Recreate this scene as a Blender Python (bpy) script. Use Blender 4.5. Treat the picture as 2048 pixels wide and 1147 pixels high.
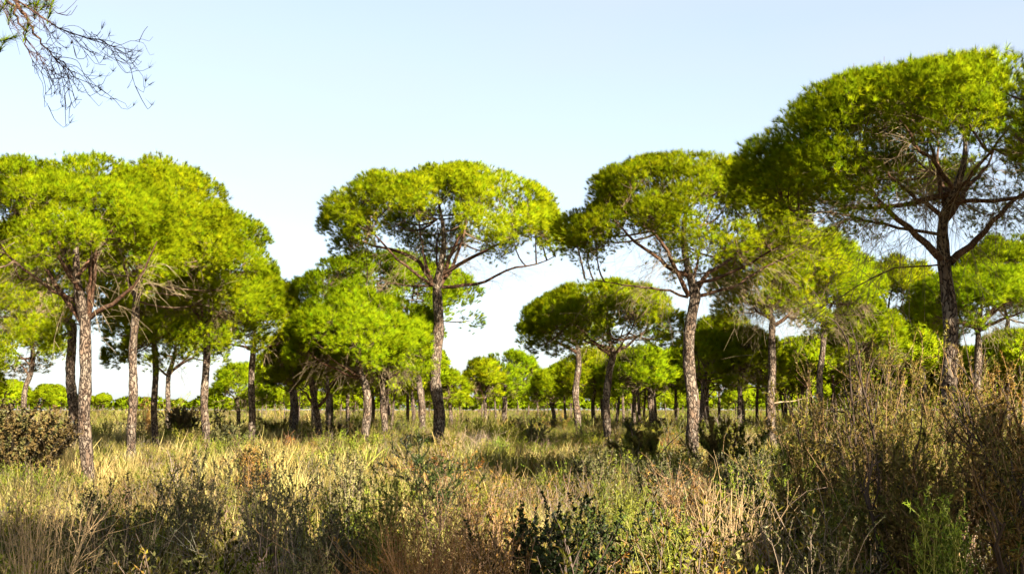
import bpy, math, random
import numpy as np
from mathutils import Vector

for _o in list(bpy.data.objects):
    bpy.data.objects.remove(_o, do_unlink=True)
S = bpy.context.scene
COL = S.collection
R = math.radians

# ------------------------------------------------------------------ camera
EYE = 2.3                    # eye height above the ground in metres
FPX = 2196.0                 # focal length in pixels of the 2048 px wide photograph
PW, PH = 2048.0, 1147.0
HORIZON = 818.0
PITCH = math.atan((HORIZON - PH / 2) / FPX)
cam = bpy.data.cameras.new('camera')
cam.sensor_width = 36.0
cam.lens = 36.0 * FPX / PW
cam.clip_start = 0.05
cam.clip_end = 6000
camo = bpy.data.objects.new('camera', cam)
camo.location = (0, 0, EYE)
camo.rotation_euler = (math.pi / 2 + PITCH, 0, 0)
COL.objects.link(camo)
S.camera = camo

# ------------------------------------------------------------------ sky, sun, exposure
SUN_EL, SUN_AZ = 31.0, 147.0          # azimuth clockwise from the view direction: behind the camera, from the right
TO_SUN = Vector((math.sin(R(SUN_AZ)) * math.cos(R(SUN_EL)), math.cos(R(SUN_AZ)) * math.cos(R(SUN_EL)), math.sin(R(SUN_EL))))
W = bpy.data.worlds.new('World')
S.world = W
W.use_nodes = True
wn = W.node_tree.nodes
wl = W.node_tree.links
wn.clear()
sky = wn.new('ShaderNodeTexSky')
sky.sky_type = 'NISHITA'
sky.sun_disc = False
sky.sun_elevation = R(SUN_EL)
sky.sun_rotation = R(SUN_AZ)
sky.altitude = 50
sky.air_density = 1.0
sky.dust_density = 1.3
sky.ozone_density = 2.0
bg = wn.new('ShaderNodeBackground')
bg.inputs['Strength'].default_value = 0.05
wout = wn.new('ShaderNodeOutputWorld')
# thin milky veil over the whole sky, a little uneven
hsv = wn.new('ShaderNodeHueSaturation')
hsv.inputs['Saturation'].default_value = 0.8
hsv.inputs['Value'].default_value = 0.92
wl.new(sky.outputs[0], hsv.inputs['Color'])
wtc = wn.new('ShaderNodeTexCoord')
wmp = wn.new('ShaderNodeMapping')
wmp.inputs['Scale'].default_value = (1, 1, 3.5)
wl.new(wtc.outputs['Generated'], wmp.inputs[0])
wno = wn.new('ShaderNodeTexNoise')
wno.inputs['Scale'].default_value = 3.2
wno.inputs['Detail'].default_value = 5
wl.new(wmp.outputs[0], wno.inputs['Vector'])
wmr = wn.new('ShaderNodeMapRange')
wmr.inputs['From Min'].default_value = .35
wmr.inputs['From Max'].default_value = .75
wmr.inputs['To Min'].default_value = .36
wmr.inputs['To Max'].default_value = .62
wl.new(wno.outputs[0], wmr.inputs[0])
wmx = wn.new('ShaderNodeMix')
wmx.data_type = 'RGBA'
wmx.inputs[7].default_value = (2.5, 2.7, 3.0, 1)
wl.new(wmr.outputs[0], wmx.inputs[0])
wl.new(hsv.outputs[0], wmx.inputs[6])
wl.new(wmx.outputs[2], bg.inputs['Color'])
wl.new(bg.outputs[0], wout.inputs['Surface'])
sun = bpy.data.lights.new('sun', 'SUN')
sun.energy = 5.0
sun.angle = R(0.5)
sun.color = (1.0, 0.89, 0.70)
suno = bpy.data.objects.new('sun', sun)
suno.rotation_euler = (-TO_SUN).to_track_quat('-Z', 'Y').to_euler()
suno.location = (20, -20, 40)
COL.objects.link(suno)
S.view_settings.view_transform = 'Standard'
S.view_settings.look = 'None'
S.view_settings.gamma = 1.0
S.view_settings.exposure = 2.7
S.view_settings.use_curve_mapping = False
S.render.engine = 'CYCLES'
S.cycles.max_bounces = 7
S.cycles.diffuse_bounces = 4
S.cycles.transmission_bounces = 4
S.cycles.glossy_bounces = 2
S.cycles.use_denoising = True
S.cycles.denoiser = 'OPENIMAGEDENOISE'
S.cycles.denoising_input_passes = 'RGB_ALBEDO_NORMAL'
S.cycles.denoising_prefilter = 'ACCURATE'
S.cycles.caustics_reflective = False
S.cycles.caustics_refractive = False


def at(px, py, d):
    """The point of the place seen at a photograph pixel, d metres ahead."""
    a = (px - PW / 2) / FPX
    b = (PH / 2 - py) / FPX
    y = math.cos(PITCH) - b * math.sin(PITCH)
    z = math.sin(PITCH) + b * math.cos(PITCH)
    k = d / y
    return np.array((a * k, d, EYE + z * k))


# ------------------------------------------------------------------ mesh helpers
def nrm(v):
    return v / np.maximum(np.linalg.norm(v, axis=-1, keepdims=True), 1e-9)


class MB:
    """Collects vertices, triangles, colours and soft shading directions for one mesh."""

    def __init__(self):
        self.v, self.t, self.c, self.n, self.k = [], [], [], [], 0

    def add(self, v, t, c, n):
        self.v.append(np.asarray(v, np.float32))
        self.t.append(np.asarray(t, np.int64) + self.k)
        self.c.append(np.broadcast_to(np.asarray(c, np.float32), v.shape).astype(np.float32))
        self.n.append(np.broadcast_to(np.asarray(n, np.float32), v.shape).astype(np.float32))
        self.k += len(v)

    def mesh(self, name, mats, smooth=True):
        me = bpy.data.meshes.new(name)
        if not self.v:
            return me
        v = np.concatenate(self.v)
        t = np.concatenate(self.t)
        c = np.concatenate(self.c)
        n = np.concatenate(self.n)
        me.vertices.add(len(v))
        me.vertices.foreach_set('co', v.ravel())
        me.loops.add(len(t) * 3)
        me.loops.foreach_set('vertex_index', t.ravel().astype(np.int32))
        me.polygons.add(len(t))
        me.polygons.foreach_set('loop_start', np.arange(0, len(t) * 3, 3, dtype=np.int32))
        a = me.attributes.new('col', 'FLOAT_COLOR', 'POINT')
        a.data.foreach_set('color', np.concatenate([c, np.ones((len(c), 1), np.float32)], 1).ravel())
        a = me.attributes.new('ndir', 'FLOAT_VECTOR', 'POINT')
        a.data.foreach_set('vector', n.ravel())
        me.update(calc_edges=True)
        if smooth:
            me.polygons.foreach_set('use_smooth', np.ones(len(t), bool))
        for m in (mats if isinstance(mats, (list, tuple)) else [mats]):
            me.materials.append(m)
        return me


def tubes(mb, P, Rad, sides=4, col=(0.2, 0.14, 0.1), lump=None):
    """n tapered tubes at once: P (n,k,3), Rad (n,k); col (3,) or (n,3)."""
    P = np.asarray(P, float)
    Rad = np.asarray(Rad, float)
    n, k, _ = P.shape
    T = np.empty_like(P)
    T[:, 1:-1] = P[:, 2:] - P[:, :-2]
    T[:, 0] = P[:, 1] - P[:, 0]
    T[:, -1] = P[:, -1] - P[:, -2]
    T = nrm(T)
    m = np.abs(T.mean(1))
    ref = np.zeros((n, 3))
    ref[np.arange(n), m.argmin(1)] = 1.0
    U = nrm(np.cross(T, ref[:, None, :]))
    Vv = np.cross(T, U)
    an = np.arange(sides) * 2 * math.pi / sides
    ca, sa = np.cos(an), np.sin(an)
    nd = U[:, :, None, :] * ca[None, None, :, None] + Vv[:, :, None, :] * sa[None, None, :, None]
    rr = Rad[:, :, None, None]
    if lump is not None:
        rr = rr * lump[:, :, :, None]
    ver = P[:, :, None, :] + nd * rr
    idx = np.arange(n * k * sides).reshape(n, k, sides)
    a = idx[:, :-1, :]
    b = np.roll(idx, -1, 2)[:, :-1, :]
    c = idx[:, 1:, :]
    d = np.roll(idx, -1, 2)[:, 1:, :]
    t = np.concatenate([np.stack([a, b, d], -1).reshape(-1, 3), np.stack([a, d, c], -1).reshape(-1, 3)])
    cc = np.asarray(col, float)
    if cc.ndim == 2:
        cc = np.repeat(cc, k * sides, 0)
    mb.add(ver.reshape(-1, 3), t, cc, nd.reshape(-1, 3))


def blades(mb, base, dr, L, w, c0, c1, nd, rng):
    """single-triangle needles"""
    n = len(base)
    side = nrm(np.cross(dr, rng.normal(size=(n, 3))))
    w = np.broadcast_to(np.asarray(w, float), (n,))[:, None]
    L = np.broadcast_to(np.asarray(L, float), (n,))[:, None]
    v = np.stack([base - side * w * .5, base + side * w * .5, base + dr * L], 1)
    c = np.stack([c0, c0, c1], 1)
    nn = np.repeat(nd[:, None, :], 3, 1)
    mb.add(v.reshape(-1, 3), np.arange(n * 3).reshape(n, 3), c.reshape(-1, 3), nn.reshape(-1, 3))


def leaves(mb, base, dr, L, w, col, nd, rng):
    """diamond leaves of two triangles, bent a little along the rib"""
    n = len(base)
    side = nrm(np.cross(dr, rng.normal(size=(n, 3))))
    w = np.broadcast_to(np.asarray(w, float), (n,))[:, None]
    L = np.broadcast_to(np.asarray(L, float), (n,))[:, None]
    up = np.cross(side, dr)
    mid = base + dr * L * .5
    v = np.stack([base, mid - side * w * .5 + up * w * .12, base + dr * L, mid + side * w * .5 + up * w * .12], 1)
    k = np.arange(n)[:, None] * 4
    t = np.concatenate([k + np.array([[0, 1, 2]]), k + np.array([[0, 2, 3]])])
    mb.add(v.reshape(-1, 3), t, np.repeat(col, 4, 0), np.repeat(nd, 4, 0))


def ribbons(mb, P, w, c0, c1, nd, rng):
    """curved grass blades: P (n,k,3), w (n,)"""
    n, k, _ = P.shape
    d = P[:, -1] - P[:, 0]
    side = nrm(np.cross(d, rng.normal(size=(n, 3))))
    tt = np.linspace(0, 1, k)
    ww = (w[:, None] * (1 - tt[None] ** 1.6 * .9))[:, :, None] * .5
    v = np.stack([P - side[:, None] * ww, P + side[:, None] * ww], 2)
    idx = np.arange(n * k * 2).reshape(n, k, 2)
    a, b, c, e = idx[:, :-1, 0], idx[:, :-1, 1], idx[:, 1:, 0], idx[:, 1:, 1]
    t = np.concatenate([np.stack([a, b, e], -1).reshape(-1, 3), np.stack([a, e, c], -1).reshape(-1, 3)])
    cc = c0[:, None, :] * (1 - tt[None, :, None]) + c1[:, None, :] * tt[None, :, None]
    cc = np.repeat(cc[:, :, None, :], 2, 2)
    nn = np.broadcast_to(nd[:, None, None, :], v.shape)
    mb.add(v.reshape(-1, 3), t, cc.reshape(-1, 3), nn.reshape(-1, 3))


def bez(p0, p1, p2, k):
    t = np.linspace(0, 1, k)[:, None]
    if p0.ndim == 2:
        t = t[None]
        p0, p1, p2 = p0[:, None], p1[:, None], p2[:, None]
    return p0 * (1 - t) ** 2 + 2 * p1 * t * (1 - t) + p2 * t ** 2


def resample(pts, k):
    pts = np.asarray(pts, float)
    s = np.concatenate([[0], np.cumsum(np.linalg.norm(np.diff(pts, axis=0), axis=1))])
    # Catmull-like smoothing: dense linear then moving average
    q = np.linspace(0, s[-1], k * 4)
    d = np.stack([np.interp(q, s, pts[:, i]) for i in range(3)], 1)
    ker = np.ones(5) / 5
    pad = np.concatenate([np.repeat(d[:1], 2, 0), d, np.repeat(d[-1:], 2, 0)])
    d2 = np.stack([np.convolve(pad[:, i], ker, 'valid') for i in range(3)], 1)
    d2[0], d2[-1] = d[0], d[-1]
    j = np.linspace(0, len(d2) - 1, k).round().astype(int)
    return d2[j]


def vnoise(x, y, seed, scale):
    """cheap smooth 2D noise in -1..1 from summed sines"""
    g = np.random.default_rng(seed)
    o = np.zeros(np.broadcast(x, y).shape)
    for i in range(7):
        a = g.uniform(0, 2 * math.pi)
        f = g.uniform(.6, 1.9) / scale * 2 * math.pi
        o = o + np.sin((x * math.cos(a) + y * math.sin(a)) * f + g.uniform(0, 6.28))
    return o / 3.2


# ------------------------------------------------------------------ materials
def new_mat(name):
    m = bpy.data.materials.new(name)
    m.use_nodes = True
    nt = m.node_tree
    nt.nodes.clear()
    out = nt.nodes.new('ShaderNodeOutputMaterial')
    return m, nt, nt.nodes, nt.links, out


def plant_mat(name, trans=0.3, inst=False, gloss=0.0, soft=True):
    """leaf matter: vertex colour, soft normal, part of the light passing through"""
    m, nt, N, L, out = new_mat(name)
    ca = N.new('ShaderNodeAttribute'); ca.attribute_name = 'col'
    col = ca.outputs['Color']
    if inst:
        ti = N.new('ShaderNodeAttribute'); ti.attribute_name = 'tint'; ti.attribute_type = 'INSTANCER'
        mx = N.new('ShaderNodeMix'); mx.data_type = 'RGBA'; mx.blend_type = 'MULTIPLY'
        mx.inputs[0].default_value = 1.0
        L.new(col, mx.inputs[6]); L.new(ti.outputs['Color'], mx.inputs[7])
        col = mx.outputs[2]
    df = N.new('ShaderNodeBsdfDiffuse')
    tr = N.new('ShaderNodeBsdfTranslucent')
    L.new(col, df.inputs['Color']); L.new(col, tr.inputs['Color'])
    if soft:
        na = N.new('ShaderNodeAttribute'); na.attribute_name = 'ndir'
        vt = N.new('ShaderNodeVectorTransform'); vt.vector_type = 'NORMAL'; vt.convert_from = 'OBJECT'; vt.convert_to = 'WORLD'
        L.new(na.outputs['Vector'], vt.inputs[0])
        nn = N.new('ShaderNodeVectorMath'); nn.operation = 'NORMALIZE'
        L.new(vt.outputs[0], nn.inputs[0])
        L.new(nn.outputs[0], df.inputs['Normal']); L.new(nn.outputs[0], tr.inputs['Normal'])
    mix = N.new('ShaderNodeMixShader'); mix.inputs[0].default_value = trans
    L.new(df.outputs[0], mix.inputs[1]); L.new(tr.outputs[0], mix.inputs[2])
    last = mix.outputs[0]
    if gloss:
        gl = N.new('ShaderNodeBsdfGlossy'); gl.inputs['Roughness'].default_value = .45
        gl.inputs['Color'].default_value = (.8, .85, .8, 1)
        m2 = N.new('ShaderNodeMixShader'); m2.inputs[0].default_value = gloss
        L.new(last, m2.inputs[1]); L.new(gl.outputs[0], m2.inputs[2]); last = m2.outputs[0]
    L.new(last, out.inputs['Surface'])
    return m


def bark_mat(name, plate, fissure, red, scale=9.0, bump=.9):
    """plated pine bark: stretched cells with dark fissures, warmer flakes here and there"""
    m, nt, N, L, out = new_mat(name)
    tc = N.new('ShaderNodeTexCoord')
    mp = N.new('ShaderNodeMapping'); mp.inputs['Scale'].default_value = (1, 1, .42)
    L.new(tc.outputs['Object'], mp.inputs[0])
    wz = N.new('ShaderNodeTexNoise'); wz.inputs['Scale'].default_value = 7; wz.inputs['Detail'].default_value = 3
    L.new(mp.outputs[0], wz.inputs['Vector'])
    ad = N.new('ShaderNodeMix'); ad.data_type = 'RGBA'; ad.blend_type = 'LINEAR_LIGHT'; ad.inputs[0].default_value = .2
    L.new(mp.outputs[0], ad.inputs[6]); L.new(wz.outputs['Color'], ad.inputs[7])
    vo = N.new('ShaderNodeTexVoronoi'); vo.feature = 'DISTANCE_TO_EDGE'; vo.inputs['Scale'].default_value = scale
    vc = N.new('ShaderNodeTexVoronoi'); vc.feature = 'F1'; vc.inputs['Scale'].default_value = scale
    L.new(ad.outputs[2], vo.inputs['Vector']); L.new(ad.outputs[2], vc.inputs['Vector'])
    rp = N.new('ShaderNodeValToRGB')
    rp.color_ramp.elements[0].position = .03; rp.color_ramp.elements[0].color = (*fissure, 1)
    rp.color_ramp.elements[1].position = .17; rp.color_ramp.elements[1].color = (1, 1, 1, 1)
    L.new(vo.outputs['Distance'], rp.inputs[0])
    sp = N.new('ShaderNodeSeparateColor'); L.new(vc.outputs['Color'], sp.inputs[0])
    mx = N.new('ShaderNodeMix'); mx.data_type = 'RGBA'
    mx.inputs[6].default_value = (*plate, 1); mx.inputs[7].default_value = (*red, 1)
    L.new(sp.outputs[0], mx.inputs[0])
    nz = N.new('ShaderNodeTexNoise'); nz.inputs['Scale'].default_value = 1.3; nz.inputs['Detail'].default_value = 5
    L.new(tc.outputs['Object'], nz.inputs['Vector'])
    r2 = N.new('ShaderNodeValToRGB')
    r2.color_ramp.elements[0].position = .3; r2.color_ramp.elements[0].color = (.55, .52, .5, 1)
    r2.color_ramp.elements[1].position = .7; r2.color_ramp.elements[1].color = (1.15, 1.1, 1.05, 1)
    L.new(nz.outputs[0], r2.inputs[0])
    m1 = N.new('ShaderNodeMix'); m1.data_type = 'RGBA'; m1.blend_type = 'MULTIPLY'; m1.inputs[0].default_value = 1
    L.new(mx.outputs[2], m1.inputs[6]); L.new(rp.outputs[0], m1.inputs[7])
    m2 = N.new('ShaderNodeMix'); m2.data_type = 'RGBA'; m2.blend_type = 'MULTIPLY'; m2.inputs[0].default_value = 1
    L.new(m1.outputs[2], m2.inputs[6]); L.new(r2.outputs[0], m2.inputs[7])
    bs = N.new('ShaderNodeBsdfPrincipled'); bs.inputs['Roughness'].default_value = .9
    bs.inputs['Specular IOR Level'].default_value = .15
    L.new(m2.outputs[2], bs.inputs['Base Color'])
    mm = N.new('ShaderNodeMath'); mm.operation = 'MINIMUM'; mm.inputs[1].default_value = .25
    L.new(vo.outputs['Distance'], mm.inputs[0])
    bp = N.new('ShaderNodeBump'); bp.inputs['Strength'].default_value = bump; bp.inputs['Distance'].default_value = .12
    L.new(mm.outputs[0], bp.inputs['Height']); L.new(bp.outputs[0], bs.inputs['Normal'])
    L.new(bs.outputs[0], out.inputs['Surface'])
    return m


def twig_mat(name, c):
    m, nt, N, L, out = new_mat(name)
    tc = N.new('ShaderNodeTexCoord')
    nz = N.new('ShaderNodeTexNoise'); nz.inputs['Scale'].default_value = 2.5; nz.inputs['Detail'].default_value = 4
    L.new(tc.outputs['Object'], nz.inputs['Vector'])
    rp = N.new('ShaderNodeValToRGB')
    rp.color_ramp.elements[0].position = .3; rp.color_ramp.elements[0].color = (c[0] * .6, c[1] * .55, c[2] * .5, 1)
    rp.color_ramp.elements[1].position = .7; rp.color_ramp.elements[1].color = (c[0] * 1.2, c[1] * 1.2, c[2] * 1.2, 1)
    L.new(nz.outputs[0], rp.inputs[0])
    bs = N.new('ShaderNodeBsdfDiffuse'); bs.inputs['Roughness'].default_value = .5
    L.new(rp.outputs[0], bs.inputs['Color'])
    L.new(bs.outputs[0], out.inputs['Surface'])
    return m


def ground_mat():
    m, nt, N, L, out = new_mat('sandy_ground')
    tc = N.new('ShaderNodeTexCoord')
    a = N.new('ShaderNodeTexNoise'); a.inputs['Scale'].default_value = .35; a.inputs['Detail'].default_value = 8
    b = N.new('ShaderNodeTexNoise'); b.inputs['Scale'].default_value = 6; b.inputs['Detail'].default_value = 8
    L.new(tc.outputs['Object'], a.inputs['Vector']); L.new(tc.outputs['Object'], b.inputs['Vector'])
    r1 = N.new('ShaderNodeValToRGB')
    r1.color_ramp.elements[0].position = .35; r1.color_ramp.elements[0].color = (.16, .12, .05, 1)
    r1.color_ramp.elements[1].position = .65; r1.color_ramp.elements[1].color = (.24, .2, .1, 1)
    L.new(a.outputs[0], r1.inputs[0])
    r2 = N.new('ShaderNodeValToRGB')
    r2.color_ramp.elements[0].position = .35; r2.color_ramp.elements[0].color = (.5, .45, .38, 1)
    r2.color_ramp.elements[1].position = .65; r2.color_ramp.elements[1].color = (1.1, 1.05, 1, 1)
    L.new(b.outputs[0], r2.inputs[0])
    mx = N.new('ShaderNodeMix'); mx.data_type = 'RGBA'; mx.blend_type = 'MULTIPLY'; mx.inputs[0].default_value = 1
    L.new(r1.outputs[0], mx.inputs[6]); L.new(r2.outputs[0], mx.inputs[7])
    bs = N.new('ShaderNodeBsdfDiffuse')
    L.new(mx.outputs[2], bs.inputs['Color'])
    bp = N.new('ShaderNodeBump'); bp.inputs['Strength'].default_value = .8; bp.inputs['Distance'].default_value = .1
    L.new(b.outputs[0], bp.inputs['Height']); L.new(bp.outputs[0], bs.inputs['Normal'])
    L.new(bs.outputs[0], out.inputs['Surface'])
    return m


M_NEEDLE = plant_mat('pine_needles', .48)
M_LEAF = plant_mat('shrub_leaves', .3, gloss=.012)
M_PLANT = plant_mat('undergrowth_plants', .38, inst=True)
M_STEM = plant_mat('shrub_stems', 0.0)
M_BARK = bark_mat('plated_pine_bark', (.165, .14, .112), (.10, .075, .065), (.11, .075, .052), scale=8.5)
M_LIMB = bark_mat('reddish_limb_bark', (.10, .068, .046), (.30, .24, .2), (.11, .056, .032), scale=14, bump=.5)
M_TWIG = twig_mat('brown_twigs', (.11, .078, .052))
M_DEAD = twig_mat('grey_dead_twigs', (.23, .18, .115))
M_GROUND = ground_mat()


def point_mesh(name, pos, rot, siz, idx, tint):
    """bare points that carry one plant or one needle tuft each"""
    me = bpy.data.meshes.new(name)
    n = len(pos)
    me.vertices.add(n)
    me.vertices.foreach_set('co', np.asarray(pos, np.float32).ravel())
    for nm, v in (('rot', rot), ('siz', siz), ('tint', tint)):
        a = me.attributes.new(nm, 'FLOAT_VECTOR', 'POINT')
        a.data.foreach_set('vector', np.ascontiguousarray(v, dtype=np.float32).ravel())
    a = me.attributes.new('kind_index', 'INT', 'POINT')
    a.data.foreach_set('value', np.asarray(idx, np.int32))
    return me


def scatter_nodes(name, temps):
    ng = bpy.data.node_groups.new(name + '_scatter', 'GeometryNodeTree')
    ng.interface.new_socket('Geometry', in_out='INPUT', socket_type='NodeSocketGeometry')
    ng.interface.new_socket('Geometry', in_out='OUTPUT', socket_type='NodeSocketGeometry')
    gi_ = ng.nodes.new('NodeGroupInput'); go = ng.nodes.new('NodeGroupOutput')

    def named(nm, ty):
        x = ng.nodes.new('GeometryNodeInputNamedAttribute'); x.data_type = ty; x.inputs[0].default_value = nm
        return [q for q in x.outputs if q.enabled and q.name == 'Attribute'][0]
    aidx, arot, asz = named('kind_index', 'INT'), named('rot', 'FLOAT_VECTOR'), named('siz', 'FLOAT_VECTOR')
    jn = ng.nodes.new('GeometryNodeJoinGeometry')
    for i, t in enumerate(temps):
        oi = ng.nodes.new('GeometryNodeObjectInfo'); oi.inputs['Object'].default_value = t
        oi.inputs['As Instance'].default_value = False
        cp = ng.nodes.new('FunctionNodeCompare'); cp.data_type = 'INT'; cp.operation = 'EQUAL'
        ins = [q for q in cp.inputs if q.enabled]
        ng.links.new(aidx, ins[0]); ins[1].default_value = i
        ip = ng.nodes.new('GeometryNodeInstanceOnPoints')
        ng.links.new(gi_.outputs[0], ip.inputs['Points'])
        ng.links.new(cp.outputs[0], ip.inputs['Selection'])
        ng.links.new(oi.outputs['Geometry'], ip.inputs['Instance'])
        er = ng.nodes.new('FunctionNodeEulerToRotation')
        ng.links.new(arot, er.inputs[0]); ng.links.new(er.outputs[0], ip.inputs['Rotation'])
        ng.links.new(asz, ip.inputs['Scale'])
        ng.links.new(ip.outputs[0], jn.inputs[0])
    ng.links.new(jn.outputs[0], go.inputs[0])
    return ng


def tuft(seed, n, w):
    """one brush of pine needles, unit size, growing along +Z"""
    rng = np.random.default_rng(seed)
    d = nrm(rng.normal(size=(n, 3)) * .55 + (0, 0, 1))
    b = np.zeros((n, 3)); b[:, 2] = rng.uniform(0, .35, n)
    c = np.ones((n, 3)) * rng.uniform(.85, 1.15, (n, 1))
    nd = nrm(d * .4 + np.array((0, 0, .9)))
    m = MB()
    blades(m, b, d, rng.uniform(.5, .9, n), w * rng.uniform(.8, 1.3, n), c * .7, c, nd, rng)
    return bpy.data.objects.new('needle_tuft', m.mesh('needle_tuft', M_TUFT))


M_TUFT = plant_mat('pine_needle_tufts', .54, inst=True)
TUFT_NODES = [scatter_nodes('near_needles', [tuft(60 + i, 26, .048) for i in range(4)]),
              scatter_nodes('far_needles', [tuft(70 + i, 18, .065) for i in range(4)])]


# ------------------------------------------------------------------ linking
def obj(name, data, parent=None, loc=None):
    o = bpy.data.objects.new(name, data)
    COL.objects.link(o)
    if parent is not None:
        o.parent = parent
    if loc is not None:
        o.location = loc
    return o


def tag(o, label=None, cat=None, group=None, kind=None):
    if label: o['label'] = label
    if cat: o['category'] = cat
    if group: o['group'] = group
    if kind: o['kind'] = kind
    return o


def copy_tree(o, parent=None):
    c = o.copy()
    COL.objects.link(c)
    c.parent = parent
    for ch in list(o.children):
        copy_tree(ch, c)
    return c


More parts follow.
